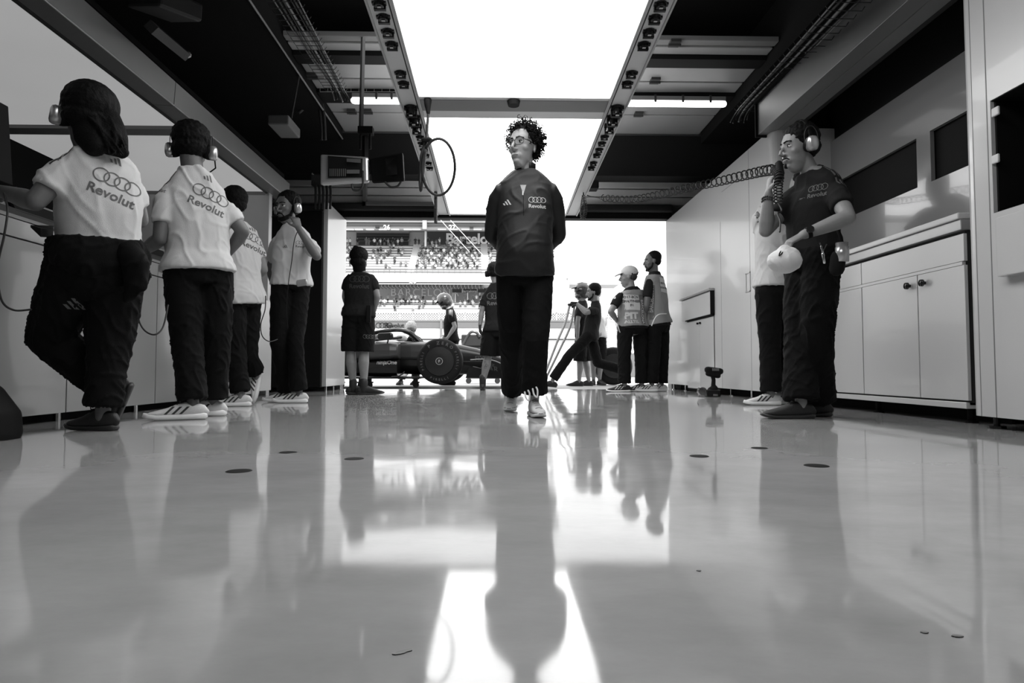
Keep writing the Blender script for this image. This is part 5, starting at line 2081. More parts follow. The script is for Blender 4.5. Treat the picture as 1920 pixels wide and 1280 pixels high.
mk('coil', bm, RUB, cc_, smooth=True)
bm = B()
tube(bm, spline([V(1459, 380, 3.70), V(1466, 395, 3.66), V(1458, 400, 3.64), V(1463, 415, 3.60), V(1462, 435, 3.56)], 6), 0.005, 6)
mk('lead', bm, RUB, cc_, smooth=True)
bm = B()
loft(bm, [(V(1461, 306, 3.78), .020, .018), (V(1463, 325, 3.76), .026, .022), (V(1459, 340, 3.76), .020, .018)], n=12)
mk('handset', voxel(bm, .006, 2), BLACK, cc_, smooth=True)

# ================================================================== RACING CAR
YC = 10.95
car = thing('racing_car', 'open-wheel racing car parked broadside on stands outside the garage door', 'car', (-1.2, YC, 0))


def cx(px, d=YC):
    return V(px, 690, d).x


def cz(py, d=10.6):
    return V(940, py, d).z


AX = Vector((0, 1, 0))


def ring(px, top, bot, w, sup=3.0):
    d = YC - w * 0.8
    zt_, zb_ = cz(top, d), cz(bot, d)
    return (Vector((cx(px, YC - w), YC, (zt_ + zb_) / 2)), w, (zt_ - zb_) / 2, AX)


bm = B()
loft(bm, [ring(*a) for a in ((742, 639, 700, .36), (770, 639, 702, .37), (800, 640, 703, .34), (830, 642, 703, .30), (860, 645, 702, .25), (890, 652, 702, .21), (915, 660, 703, .18), (940, 670, 706, .15), (962, 682, 708, .12), (975, 692, 709, .09))], n=24, sup=3.4)
nose = mk('nose_and_chassis', bm, CARB, car, smooth=True)
bm = B()
loft(bm, [ring(*a) for a in ((500, 632, 676, .50), (560, 634, 680, .66), (620, 636, 680, .73), (680, 638, 678, .76), (730, 639, 675, .76), (745, 641, 673, .74))], n=26, sup=4.5, dome=False)
sp = mk('sidepod', bm, CARM, car, smooth=False, bevel=0.02)
bm = B()
loft(bm, [ring(*a) for a in ((742, 641, 677, .40), (770, 641, 677, .41), (800, 642, 677, .39))], n=26, sup=5, dome=False)
mk('cockpit_side', bm, CARM, car)
bm = B()
loft(bm, [ring(*a) for a in ((500, 670, 702, .40), (600, 672, 704, .55), (690, 673, 706, .70), (744, 673, 706, .70))], n=26, sup=5, dome=False)
lowb = mk('lower_sidepod', bm, CARB, car)
bm = B()
loft(bm, [ring(*a) for a in ((520, 622, 650, .10), (580, 608, 650, .16), (640, 598, 650, .20), (668, 598, 650, .20), (690, 620, 650, .22))], n=22, sup=2.6)
mk('engine_cover', bm, CARM, car, smooth=True)
bm = B()
box(bm, (cx(500), YC - .80, cz(709)), (cx(800), YC + .80, cz(706)))
mk('floor_plank', bm, CARBON, car, bevel=0.008)
bm = B()
y0 = YC - .80
loft(bm, [(V(735, 706, y0), .05, .012, AX), (V(748, 705, y0), .05, .012, AX), (V(756, 700, y0), .05, .010, AX), (V(758, 697, y0), .05, .008, AX)], n=10)
mk('floor_edge_wing', bm, CARM, car, smooth=True)
# mirror
bm = B()
a = V(722, 630, 10.2)
loft(bm, [(a + Vector((-.09, 0, .0)), .05, .035), (a + Vector((.09, 0, 0)), .06, .045)], n=14, sup=3.5)
mi = mk('mirror', voxel(bm, .01, 1), CARB, car, smooth=True)
bm = B()
tube(bm, spline([V(728, 634, 10.2), V(726, 643, 10.25), V(716, 649, 10.3), V(698, 650, 10.35)], 5), .012, 8)
mk('mirror_stalk', bm, CARBON, mi, smooth=True)
# halo
bm = B()
for s in (-1, 1):
    P_ = [V(688, 626, YC + s * .34), V(712, 622, YC + s * .36), V(735, 619, YC + s * .30), V(752, 619, YC + s * .18), V(764, 622, YC + s * .06)]
    P_[0].y = YC + s * .30
    tube(bm, spline(P_, 6), .034, 10, True)
tube(bm, spline([V(758, 620, YC), V(770, 625, YC), V(781, 635, YC), V(790, 644, YC)], 5), .045, 10, True)
mk('halo', voxel(bm, .012, 2), CARB, car, smooth=True)
bm = B()
loft(bm, [(V(748, 634, YC - .28), .05, .08), (V(758, 634, YC - .28), .05, .07)], n=12, sup=4)
mk('cockpit_padding', bm, WHITE2, car, smooth=True)
bm = B()
tube(bm, [V(706, 637, 10.3), V(752, 632, 10.5)], .02, 8, True)
mk('camera_pod_arm', bm, CARB, car)
# wheels


def tyre(name, c, r=.36, w=.30, near=True, parent=None, label=None):
    bm = B()
    R_ = [(0, .20), (.012, .235), (.006, .30), (.02, .335), (.05, .357), (.10, r), (w - .10, r), (w - .05, .357), (w - .02, .335), (w - .006, .30), (w - .012, .235), (w, .20)]
    n = 48
    rows = []
    for y, q in R_:
        rows.append([bm.verts.new(c + Vector((q * math.cos(2 * PI * i / n), y, q * math.sin(2 * PI * i / n)))) for i in range(n)])
    for a, b_ in zip(rows[:-1], rows[1:]):
        for i in range(n):
            bm.faces.new((a[i], a[(i + 1) % n], b_[(i + 1) % n], b_[i]))
    bm.faces.new(rows[0])
    bm.faces.new(rows[-1])
    t = mk(name, bm, TYRE, parent, smooth=True, label=label)
    return t


wc = V(824, 677, 10.0)
ty = tyre('front_wheel', wc, parent=car)
bm = B()
loft(bm, [(wc + Vector((0, .01, 0)), .235, .235, (1, 0, 0)), (wc + Vector((0, -.012, 0)), .225, .225, (1, 0, 0)), (wc + Vector((0, -.020, 0)), .12, .12, (1, 0, 0)), (wc + Vector((0, -.021, 0)), .10, .10, (1, 0, 0))], n=40, dome=False)
mk('wheel_cover', bm, CARBON, ty, smooth=False)
bm = B()
cyl(bm, wc + Vector((0, -.01, 0)), wc + Vector((0, -.045, 0)), .048, 20)
mk('wheel_nut', bm, DARK, ty)
xu, zu = Vector((1, 0, 0)), UP
flat('hub_ring', rings2d(.052, .006, count=1), INKL, wc + Vector((0, -.048, 0)), xu, zu, ty)
flat('hub_mark', text2d('F', .04, .03), INKL, wc + Vector((0, -.048, 0)), xu, zu, ty)


def arc_text(s, rad, a0, step, size, bold=0.02, top=True):
    shs = []
    for i, ch in enumerate(s):
        if ch == ' ':
            continue
        a = a0 - step * i if top else a0 + step * i
        vs, fs = text2d(ch, size, bold)
        th = a - PI / 2 if top else a + PI / 2
        shs.append(([(rad * math.cos(a) + x * math.cos(th) - y * math.sin(th), rad * math.sin(a) + x * math.sin(th) + y * math.cos(th)) for x, y in vs], fs))
    return merge(*shs)


o_ = wc + Vector((0, -.0075 + .009, 0))
side_p = wc + Vector((0, -.004, 0))
TP = []
flat('sidewall_print', arc_text('P ZERO', .286, R(125), R(15), .05, .04), INKM, wc + Vector((0, .003, 0)), xu, zu, ty)
for args in ((R(207), R(9), True), (R(30), R(9), True), (R(243), R(9), False)):
    flat('sidewall_print', arc_text('PIRELLI', .286, args[0], args[1], .036, .03, top=args[2]), INKS, wc + Vector((0, .003, 0)), xu, zu, ty)
wf = Vector((wc.x + .0, 11.65, wc.z))
tyre('front_wheel', wf, parent=car)
wr_ = Vector((wc.x - 3.55, 10.0, wc.z))
tyre('rear_wheel', wr_, w=.40, parent=car)
tyre('rear_wheel', wr_ + Vector((0, 1.5, 0)), w=.40, parent=car)
for dz, dx in ((.10, .25), (.10, -.2), (-.10, .3), (-.10, -.25)):
    for s, yy in ((-1, 10.28), (1, 11.66)):
        bm = B()
        a = Vector((wc.x, yy, wc.z + dz))
        b_ = Vector((wc.x + dx, YC + s * .22, wc.z + dz * .8 + .02))
        loft(bm, [(a, .03, .008, (1, 0, 0)), (b_, .035, .009, (1, 0, 0))], n=8)
        mk('suspension_arm', bm, CARBON, car, smooth=True)
# front wing
for k, (px0, px1, py0, py1) in enumerate(((905, 952, 706, 702), (898, 940, 701, 696), (890, 925, 697, 690))):
    bm = B()
    p0, p1 = V(px0, py0, YC), V(px1, py1, YC)
    hexa(bm, [(p0.x, YC - .92, p0.z), (p1.x, YC - .92, p0.z - .01), (p1.x, YC + .92, p0.z - .01), (p0.x, YC + .92, p0.z),
              (p0.x, YC - .92, p1.z + .03), (p1.x, YC - .92, p0.z + .005), (p1.x, YC + .92, p0.z + .005), (p0.x, YC + .92, p1.z + .03)])
    mk('front_wing_plane', bm, CARBON, car, bevel=.006)
for s in (-1, 1):
    bm = B()
    y = YC + s * .93
    pts = [(878, 707), (955, 708), (950, 699), (915, 692), (884, 688)]
    vs = [Vector((cx(a, YC), y - .008, cz(b, YC))) for a, b in pts]
    lo = [bm.verts.new(v) for v in vs]
    hi = [bm.verts.new(v + Vector((0, .016, 0))) for v in vs]
    bm.faces.new(lo)
    bm.faces.new(hi)
    for i in range(5):
        bm.faces.new((lo[i], lo[(i + 1) % 5], hi[(i + 1) % 5], hi[i]))
    mk('wing_endplate', bm, CARB, car)
    bm = B()
    tube(bm, spline([Vector((cx(a, YC), y - .012, cz(b, YC))) for a, b in ((886, 676), (915, 675), (938, 682), (950, 694))], 5), .008, 6)
    mk('wing_trim', bm, ALU, car)
# rear wing
bm = B()
for s in (-1, 1):
    box(bm, (cx(400), YC + s * .5 - .01, cz(690)), (cx(450), YC + s * .5 + .01, cz(600)))
box(bm, (cx(405), YC - .5, cz(612)), (cx(445), YC + .5, cz(608)))
mk('rear_wing', bm, CARB, car)
# lettering on the car
decal('sponsor_print', text2d('ninjaOne', .085, .02), lowb, INKL, V(722, 680, 10.1), xu, zu, car, back=.4, off=.004)
decal('sponsor_print', text2d('QATAR', .11, .015), nose, INKM, V(910, 693, 10.5), xu, zu, car, back=.5, off=.004)
decal('sponsor_print', text2d('visit', .06, .015), nose, INKM, V(919, 684, 10.5), xu, zu, car, back=.5, off=.004)
decal('sponsor_print', text2d('FIX', .08, .02), nose, INKM, V(899, 671, 10.5), xu, zu, car, back=.5, off=.004)
decal('sponsor_print', merge(quad2d([(-.35, -.004), (.1, -.004), (.1, .004), (-.35, .004)], 20, 1)), nose, INKM, V(905, 677, 10.5), xu, zu, car, back=.5, off=.004)
decal('sponsor_print', rings2d(.05, .009), sp, INKM, V(690, 631, 10.1), xu, zu, car, back=.6, off=.004)
# stands and skates
for px in (677, 693, 640, 780):
    t = thing('car_skate', 'small castor stand under the racing car', 'stand', (cx(px, 10.4), 10.4, 0), group='small castors under the racing car')
    bm = B()
    x = cx(px, 10.4)
    box(bm, (x - .03, 10.36, .09), (x + .03, 10.44, cz(709)))
    mk('post', bm, DARK, t)
    bm = B()
    cyl(bm, (x, 10.38, .05), (x, 10.42, .05), .05, 14)
    mk('castor', bm, RUB, t)
    bm = B()
    box(bm, (x - .055, 10.35, .075), (x + .055, 10.45, .10))
    mk('plate', bm, DARK, t)
# spare wheel on the ground right
tw = thing('spare_tyre', 'upright racing tyre on the pit lane behind the white-capped official', 'tyre', V(1146, 725, 12.2) * Vector((1, 1, 0)).length if False else (V(1146, 725, 12.2).x, 12.2, 0))
c = Vector((V(1148, 700, 12.2).x, 12.0, .36))
tyre('tread', c, w=.38, parent=tw)
bm = B()
cyl(bm, c + Vector((0, .01, 0)), c + Vector((0, -.015, 0)), .23, 30)
mk('rim', bm, CARBON, tw)
# wheel gun hose box & low rig behind nose
eq = thing('pit_trolley', 'low dark equipment trolley standing beyond the nose of the racing car', 'trolley', (cx(905, 13.5), 13.5, 0))
a, b_ = V(866, 636, 13.5), V(948, 628, 13.5)
bm = B()
box(bm, (a.x, 13.3, a.z - .15), (b_.x, 13.8, b_.z))
mk('tray', bm, DARK, eq, bevel=.02)
bm = B()
tube(bm, spline([V(866, 650, 13.3), V(881, 624, 13.3), V(893, 623, 13.3), V(899, 632, 13.3)], 4), .03, 8)
mk('handle', bm, CARM, eq)
bm = B()
box(bm, (a.x + .1, 13.35, .1), (b_.x - .1, 13.75, a.z - .15))
mk('cabinet', bm, MIDG, eq, bevel=.02)
for dx in (.15, .75):
    bm = B()
    cyl(bm, (a.x + dx, 13.35, .06), (a.x + dx, 13.40, .06), .06, 14)
    mk('wheel', bm, RUB, eq)

# ================================================================== PIT WALL
PW = 24.0
PWW = mat('pit_wall_white', .7, .7)
PWG = mat('pit_wall_grey', .12, .6)
x0, x1, x2 = V(560, 600, PW).x, V(1085, 600, PW).x, V(1500, 600, PW).x
z603, z616, z635 = [V(940, q, PW).z for q in (603, 615, 635)]
pw = thing('pit_wall', 'white pit wall with a grey sponsor band across the pit lane', 'wall', (0, PW, 0))
bm = B()
box(bm, (x0, PW, 0), (x1, PW + .3, z616))
mk('white_face', bm, PWW, pw)
bm = B()
box(bm, (x0, PW - .04, z616), (x1, PW + .3, z603))
mk('sponsor_band', bm, PWG, pw, bevel=.01)
bm = B()
box(bm, (x0, PW - .06, z603), (x1, PW + .3, z603 + .06))
mk('top_rail', bm, MIDG, pw)
bm = B()
box(bm, (x0, PW - .08, V(940, 637, PW).z), (x1, PW, z635))
mk('lower_rail', bm, DARK, pw)
bm = B()
box(bm, (x1, PW, 0), (x2, PW + .3, V(940, 662, PW).z))
mk('low_section', bm, PWG, pw)
flat('rings_print', rings2d(.10, .022), INKK, V(720, 610, PW - .06), xu, zu, pw)
flat('word_print', text2d('Revolut', .17, .03), INKK, V(740, 610, PW - .06), xu, zu, pw)
for px in (827, 690, 960):
    bm = B()
    a = V(px, 615, PW - .1)
    box(bm, (a.x - .04, PW - .12, 0), (a.x + .04, PW - .04, z603 + .1))
    mk('post', bm, MIDG, pw)

# ================================================================== GRANDSTAND
GD = 110.0
GW = mat('stand_white', .72, .8, var=.03)
GP = mat('stand_pale', .30, .8, var=.05)
GG = mat('stand_grey', .14, .8, var=.05)
GDK = mat('stand_dark', .045, .8)
GBK = mat('stand_black', .015, .8)


def gb(name, px0, px1, py0, py1, d0, d1, m, parent, **k):
    a, b_ = V(px0, py1, d0), V(px1, py0, d0)
    bm = B()
    box(bm, (a.x, d0, a.z), (b_.x, d1, b_.z))
    return mk(name, bm, m, parent, **k)


gs = thing('grandstand', 'two-tier white grandstand full of spectators across the track', 'grandstand', (-10, GD, 0))
gb('roof_fascia', 560, 1046, 410, 430, 112, 113, GG, gs)
gb('roof_edge', 560, 1046, 411, 415, 111.6, 112, GP, gs)
gb('roof_slab', 560, 1046, 405, 412, 111.5, 124, GDK, gs)
for px in (655, 672, 693, 717, 740, 764, 780, 828, 850, 872, 895, 940, 965, 990, 1015):
    gb('tube_light', px - 7, px + 8, 429, 430.4, 111.5, 111.9, GW, gs)
gb('fascia_line', 560, 1046, 420.5, 421.5, 111.8, 112, GDK, gs)
for px in (707, 884, 1000):
    gb('speaker_box', px - 3.5, px + 3.5, 423, 427, 111, 111.6, GBK, gs)
flat('number_board', text2d('26', .9, .03), GW, V(725, 426, 111.7), xu, zu, gs)
flat('number_board', text2d('27', .9, .03), GW, V(848, 426, 111.7), xu, zu, gs)
flat('number_board', text2d('20', 1.0, .03), GP, V(774, 526, 108.8), xu, zu, gs)
gb('back_wall', 560, 1046, 429, 462, 121, 121.4, GP, gs)
gb('alcove', 668, 767, 434, 460, 120.4, 121, GBK, gs)
gb('alcove_lintel', 668, 767, 431, 436, 120, 121, GG, gs)
for py in (440, 446, 451):
    gb('alcove_rail', 668, 767, py, py + .8, 120.2, 120.4, GDK, gs)
gb('sign_wall', 801, 1040, 431, 459, 120, 120.6, GDK, gs)
flat('sign_letters', text2d('Barcelona', 2.05, .03, space=.95), GW, V(888, 447.5, 119.8), xu, zu, gs, th=0.1)
for px in (796, 1042):
    gb('column', px, px + 3.5, 430, 462, 116, 116.5, GW, gs)
    gb('beam_end', px - 4, px + 4, 413, 429, 111.2, 112, GP, gs)
# upper terrace: steps rising away
NR = 11
for i in range(NR):
    py = 511 - i * 4.8
    dd = 110 + i * .8
    gb('terrace_step', 560, 1040, py, py + 6.5, dd, dd + 1.0, GW, gs)
    gb('seat_row', 560, 1040, py - 1.9, py - 1.0, dd + .35, dd + .45, GG, gs)
for pa in ((771, 784, 776, 790), (903, 917, 901, 914)):
    bm = B()
    f0, f1 = V(pa[0] - 8 if pa[0] < 800 else pa[0], 514, 109.8), V(pa[1] - 8 if pa[0] < 800 else pa[1], 514, 109.8)
    b0, b1 = V(pa[2], 460, 118.4), V(pa[3], 460, 118.4)
    h = Vector((0, 0, -.3))
    hexa(bm, [f0 + h, f1 + h, b1 + h, b0 + h, f0 + UP * .3, f1 + UP * .3, b1 + UP * .3, b0 + UP * .3])
    mk('stairway', bm, GW, gs)
gb('parapet', 560, 1046, 514, 530, 109, 109.6, GW, gs)
gb('parapet_rail', 560, 1046, 505, 505.8, 109.2, 109.3, GG, gs)
gb('parapet_rail', 560, 1046, 510, 510.7, 109.2, 109.3, GG, gs)
for i in range(40):
    px = 648 + i * 10.2
    gb('rail_post', px, px + .7, 505, 515, 109.15, 109.3, GG, gs)
gb('slab_edge', 560, 1160, 530, 532, 109, 114, GP, gs)
for i in range(64):
    px = 690 + i * 3.4
    gb('soffit_slat', px, px + 2.0, 532, 537, 109.5, 113, GG if i % 2 else GDK, gs)
gb('slat_back', 560, 1046, 532, 538, 113, 113.3, GDK, gs)
gb('lower_wall', 560, 846, 538, 562, 116, 116.4, mat('stand_banner', .17, .8), gs)
gb('lower_wall', 846, 1046, 538, 580, 117, 117.4, GP, gs)
flat('banner_letters', text2d('BARCELONA', 1.35, .0, space=1.15), GP, V(797, 548, 115.6), xu, zu, gs, th=.05)
for a, b_ in ((848, 866), (868, 894), (896, 925)):
    gb('dark_panel', a, b_, 538, 548, 115, 115.3, GBK, gs)
flat('panel_mark', text2d('Barcelona', .5, .02), GP, V(880, 545.5, 114.8), xu, zu, gs)
for px in (853, 876, 899):
    gb('window_post', px, px + 1.4, 548, 578, 116, 116.4, GW, gs)
    gb('window_glass', px + 2, px + 21, 549, 566, 116.5, 116.6, GG, gs)
for i in range(6):
    py = 588 - i * 3.8
    dd = 108 + i * .8
    gb('terrace_step', 560, 1160, py, py + 6, dd, dd + .9, GW, gs)
    gb('seat_row', 560, 1046, py - 2.2, py - .9, dd + .35, dd + .45, GP if i % 2 else GG, gs)
gb('lower_front', 560, 1160, 600, 707, 107, 107.4, GW, gs)
gb('front_band', 560, 1046, 600, 603.5, 106.8, 107, GG, gs)
# end tower of the stand
et = thing('stair_tower', 'pale curved stair tower at the right end of the grandstand', 'tower', (V(1052, 500, 108).x, 108, 0))
bm = B()
c0 = V(1048, 470, 108)
loft(bm, [((V(1046, 700, 108)), 1.2, 1.2), (V(1050, 530, 108), 1.6, 1.6), (V(1048, 480, 108), .8, .8), (V(1044, 440, 108), .3, .3)], n=20)
mk('shaft', bm, GW, et, smooth=True)
for i in range(6):
    a = V(1040 + i * 4.4, 528, 107)
    bm = B()
    tube(bm, [a, a + Vector((.25, 0, 1.0))], .10, 6)
    mk('fin', bm, GP, et)
gb('collar', 1036, 1068, 515, 521, 106.6, 109, GW, et)
# fence
fe = thing('safety_fence', 'diamond mesh safety fence along the front of the lower stand', 'fence', (0, 106, 0))
zA, zB = V(940, 600, 106).z, V(940, 586.5, 106).z
xa_, xb2 = V(645, 590, 106).x, V(1165, 590, 106).x
bm = B()
st = .42
n = int((xb2 - xa_) / st)
H_ = zB - zA
for i in range(-3, n):
    for s in (-1, 1):
        p = Vector((xa_ + i * st, 106, zA if s > 0 else zB))
        q = p + Vector((H_, 0, H_ * s))
        t = (q - p).normalized()
        w = Vector((-t.z, 0, t.x)) * .045
        vs = [bm.verts.new(v) for v in (p - w, q - w, q + w, p + w)]
        bm.faces.new(vs)
o = mk('mesh', bm, GG, fe)
o['kind'] = 'stuff'
for i in range(20):
    px = 700 + i * 24.5
    gb('fence_post', px, px + 1.2, 585, 695, 105.8, 106.1, GW, fe)
gb('fence_rail', 645, 1165, 586, 587, 105.8, 106, GP, fe)
# tall catch fence poles seen to the right
cf = thing('catch_fence', 'tall thin wire catch fence beyond the pit wall at right', 'fence', (10, 60, 0))
for i in range(8):
    px = 1030 + i * 18
    gb('pole', px, px + .8, 560, 700, 60, 60.05, GP, cf)
bm = B()
for i in range(26):
    a, b_ = V(1022, 600 + i * 3.6, 60), V(1165, 600 + i * 3.6, 60)
    box(bm, (a.x, 60, a.z), (b_.x, 60.02, a.z + .02))
o = mk('wire', bm, GG, cf)
o['kind'] = 'stuff'
# two white stay wires
for (a, b_) in (((826, 413), (880, 472)), ((843, 412), (898, 466))):
    pass
sw = thing('stay_wire', 'pair of thin white stay wires crossing in front of the upper stand', 'wire', V(850, 440, 60))
for (a, b_) in (((815, 400), (880, 472)), ((833, 400), (905, 478))):
    bm = B()
    tube(bm, [V(a[0], a[1], 60), V(b_[0], b_[1], 60)], .03, 5)
    mk('wire', bm, GW, sw)

# ------------------------------------------------------------------ spectators
random.seed(5)
SM = [mat('crowd_shirt_%s' % k, g, .9) for k, g in (('white', .7), ('pale', .3), ('grey', .12), ('dark', .03), ('black', .012))]
SK = mat('crowd_skin', .20, .8)
SL = [mat('crowd_legs_dark', .02, .9), mat('crowd_legs_grey', .15, .9)]
SN = ['white', 'pale grey', 'mid grey', 'dark grey', 'black']


def spectator(si, li, sit, arms):
    bm = B()

    def part(f, mi):
        n0 = len(bm.faces)
        f()
        bm.faces.ensure_lookup_table()
        for q in bm.faces[n0:]:
            q.material_index = mi
    h = .45 if sit else .88
    part(lambda: loft(bm, [((0, 0, h), .16, .11, (1, 0, 0)), ((0, 0, h + .28), .18, .12, (1, 0, 0)), ((0, 0, h + .50), .21, .11, (1, 0, 0)), ((0, 0, h + .58), .08, .07, (1, 0, 0))], n=7, dome=False), 0)
    part(lambda: ell(bm, (0, 0, h + .74), (.085, .10, .125), None, 7, 5), 1)
    part(lambda: ell(bm, (0, .02, h + .79), (.09, .10, .10), None, 6, 4), 2)
    for s in (-1, 1):
        e_ = Vector((s * .27, -.05, h + .25)) if not arms else Vector((s * .25, -.18, h + .30))
        w_ = Vector((s * .24, -.16, h + .02)) if not arms else Vector((s * .10, -.22, h + .62))
        part(lambda: loft(bm, [((s * .19, 0, h + .50), .055, .055), (tuple(e_), .05, .05)], n=5, dome=False), 0)
        part(lambda: loft(bm, [(tuple(e_), .04, .04), (tuple(w_), .032, .032)], n=5, dome=False), 1)
        if sit:
            part(lambda: loft(bm, [((s * .09, 0, h), .08, .08), ((s * .11, -.42, h + .02), .07, .07), ((s * .11, -.42, 0), .05, .05)], n=5, dome=False), 2)
        else:
            part(lambda: loft(bm, [((s * .09, 0, h), .09, .09), ((s * .10, -.02, .45), .07, .07), ((s * .10, 0, 0), .05, .05)], n=5, dome=False), 2)
    me = bpy.data.meshes.new('spectator')
    bmesh.ops.recalc_face_normals(bm, faces=bm.faces[:])
    bm.to_mesh(me)
    bm.free()
    for m_ in (SM[si], SK, SL[li]):
        me.materials.append(m_)
    return me


SPM = {(si, sit): [spectator(si, li, sit, ar) for li in (0, 1) for ar in (0, 1)] for si in range(5) for sit in (0, 1)}
cnt = 0


def seat(px, row_py, dd, stand, tier, wts=(5, 4, 3, 2, 2)):
    global cnt
    if cnt >= 296:
        return
    si = random.choices(range(5), wts)[0]
    me = random.choice(SPM[(si, 0 if stand else 1)])
    o = bpy.data.objects.new('spectator', me)
    COL.objects.link(o)
    o.location = V(px, row_py, dd)
    o.rotation_euler = (0, 0, random.uniform(-.6, .6))
    s = random.uniform(.92, 1.08)
    o.scale = (s, s, s)
    lab = 'spectator in a %s top %s in the %s tier' % (SN[si], 'standing' if stand else 'sitting', tier)
    tag(o, lab, 'spectator', lab.replace('spectator', 'spectators'))
    cnt += 1


def rows_up(i):
    return 511 - i * 4.8, 110 + i * .8 + .3


# lower tier
for i in range(1, 6):
    py, dd = 588 - i * 3.8, 108 + i * .8 + .3
    px = 714
    while px < 905:
        inb = (i >= 3 and px < 800) or (i >= 3 and px > 862)
        if random.random() < (.62 if inb else .16):
            seat(px, py, dd, i == 5 or random.random() < .2, 'lower')
        px += random.uniform(6, 9)

# standing along the back
for px in (650, 656, 672, 685, 693, 700, 707, 714, 720, 728, 735, 741, 747, 752, 769, 777, 785, 796, 804, 824, 864, 872):
    py, dd = rows_up(10)
    seat(px + random.uniform(-2, 2), py, dd, True, 'upper')
# dense block right of the stair
for i in range(1, 11):
    py, dd = rows_up(i)
    a = 792 - (10 - i) * 0.2 - (0 if i > 3 else 0)
    px = 780 + i * 1.0
    while px < 900 - (0 if i < 8 else 20):
        if random.random() < (.80 if i < 9 else .3):
            seat(px, py, dd, random.random() < .12, 'upper')
        px += random.uniform(6.0, 9.0)
# sparse block left of the stair
for i in range(1, 10):
    py, dd = rows_up(i)
    px = 700 if i < 8 else 690
    while px < 766:
        if random.random() < (.30 if i not in (5, 6) else .5):
            seat(px, py, dd, random.random() < .2, 'upper')
        px += random.uniform(6, 9)
for i in range(2, 10):
    py, dd = rows_up(i)
    for px in (649, 657):
        if random.random() < .7:
            seat(px + random.uniform(-2, 2), py, dd, random.random() < .3, 'upper')
    if random.random() < .8:
        seat(random.uniform(917, 923), py, dd, False, 'upper')


# ================================================================== SMALL THINGS
# floor plugs
for i, (px, py, rr, lab) in enumerate(((540, 848, .029, 'small dark floor plug below the man touching his face'), (664, 860, .030, 'small dark floor plug in front of the doorway person'),
                                       (448, 883, .034, 'small dark floor plug nearest the left crew'), (1311, 855, .030, 'small dark floor plug below the tool hatch'),
                                       (1424, 840, .029, 'small dark floor plug left of the right man'), (1531, 873, .034, 'small dark floor plug right of the right man reflection'))):
    p = onz(px, py, 0)
    bm = B()
    loft(bm, [(p + UP * .0002, rr * 1.1, rr * 1.1), (p + UP * .0018, rr, rr)], n=28, dome=False)
    o = mk('floor_plug', bm, BLACK, None, loc=p)
    tag(o, lab, 'floor plug')
for px, py, w_, h_, lab in ((755, 1223, .009, .0041, 'dark curved scuff mark on the floor near the lower middle'), (1310, 1070, .003, .003, 'small dark speck on the floor right of the bright reflection'),
                            (1733, 1186, .004, .003, 'small dark speck on the floor at lower right, left of its pair'), (1795, 1193, .006, .003, 'larger dark speck on the floor at lower right, right of its pair')):
    p = onz(px, py, 0)
    bm = B()
    n_ = 14
    vs = [bm.verts.new(p + Vector((w_ * math.cos(2 * PI * i / n_) * (1 + .2 * math.sin(3 * i)), h_ * math.sin(2 * PI * i / n_) + w_ * .6 * math.cos(2 * PI * i / n_) * (h_ > .004), .0012))) for i in range(n_)]
    lo = [bm.verts.new(v.co - Vector((0, 0, .0010))) for v in vs]
    bm.faces.new(vs)
    bm.faces.new(lo)
    for i in range(n_):
        bm.faces.new((vs[i], vs[(i + 1) % n_], lo[(i + 1) % n_], lo[i]))
    o = mk('floor_mark', bm, MIDG, None, loc=p)
    tag(o, lab, 'floor mark')
# black bag at the left edge
p = V(-42, 815, 2.78)
bm = B()
loft(bm, [(Vector((p.x, 2.78, .02)), .14, .13), (Vector((p.x, 2.78, .10)), .135, .12), (Vector((p.x - .02, 2.78, .20)), .09, .08), (Vector((p.x - .04, 2.78, .25)), .05, .04)], n=18, sup=3.5)
me = voxel(bm, .012, 2)
o = mk('equipment_bag', me, BLACK, None, smooth=True, loc=(p.x, 2.78, 0))
tag(o, 'black equipment bag on the floor at the lower left edge', 'bag')
# impact wrench on the floor by the hatch
ig = thing('impact_wrench', 'black battery impact wrench standing on the floor by the tool hatch', 'tool', (onz(1335, 744, 0).x, onz(1335, 744, 0).y, 0))
d = ORG[ig.name].y
q = d / F


def pw_(px, py, dd=0):
    return V(px, py, d + dd)


bm = B()
loft(bm, [(pw_(1333, 733), .045, .04), (pw_(1340, 728), .04, .035)], n=14)
tube(bm, [pw_(1337, 730), pw_(1338, 712), pw_(1336, 702)], [.026, .022, .026], 12, True)
mk('grip', voxel(bm, .006, 1), BLACK, ig, smooth=True)
bm = B()
zf = .0
x0_, x1_ = pw_(1323, 740).x, pw_(1349, 740).x
box(bm, (x0_, d - .05, 0.002), (x1_, d + .05, pw_(1330, 730).z))
mk('battery', bm, BLACKG, ig, bevel=.01)
bm = B()
loft(bm, [(pw_(1327, 693), .035, .04), (pw_(1350, 696), .035, .04)], n=16, sup=3)
loft(bm, [(pw_(1328, 700), .03, .035), (pw_(1346, 704), .03, .035)], n=16, sup=3)
mk('motor_housing', voxel(bm, .006, 1), BLACK, ig, smooth=True)
bm = B()
box(bm, (pw_(1333, 695).x, d - .055, pw_(1333, 695).z), (pw_(1345, 690).x, d - .04, pw_(1345, 690).z))
mk('badge', bm, INKM, ig)
bm = B()
c = pw_(1316, 733)
cyl(bm, c + Vector((0, -.03, 0)), c + Vector((0, .03, 0)), .045, 20)
mk('socket_head', bm, CHROME, ig)
bm = B()
box(bm, (pw_(1333, 741).x, d - .07, .012), (pw_(1342, 741).x, d - .05, .035))
mk('belt_hook', bm, CHROME, ig)
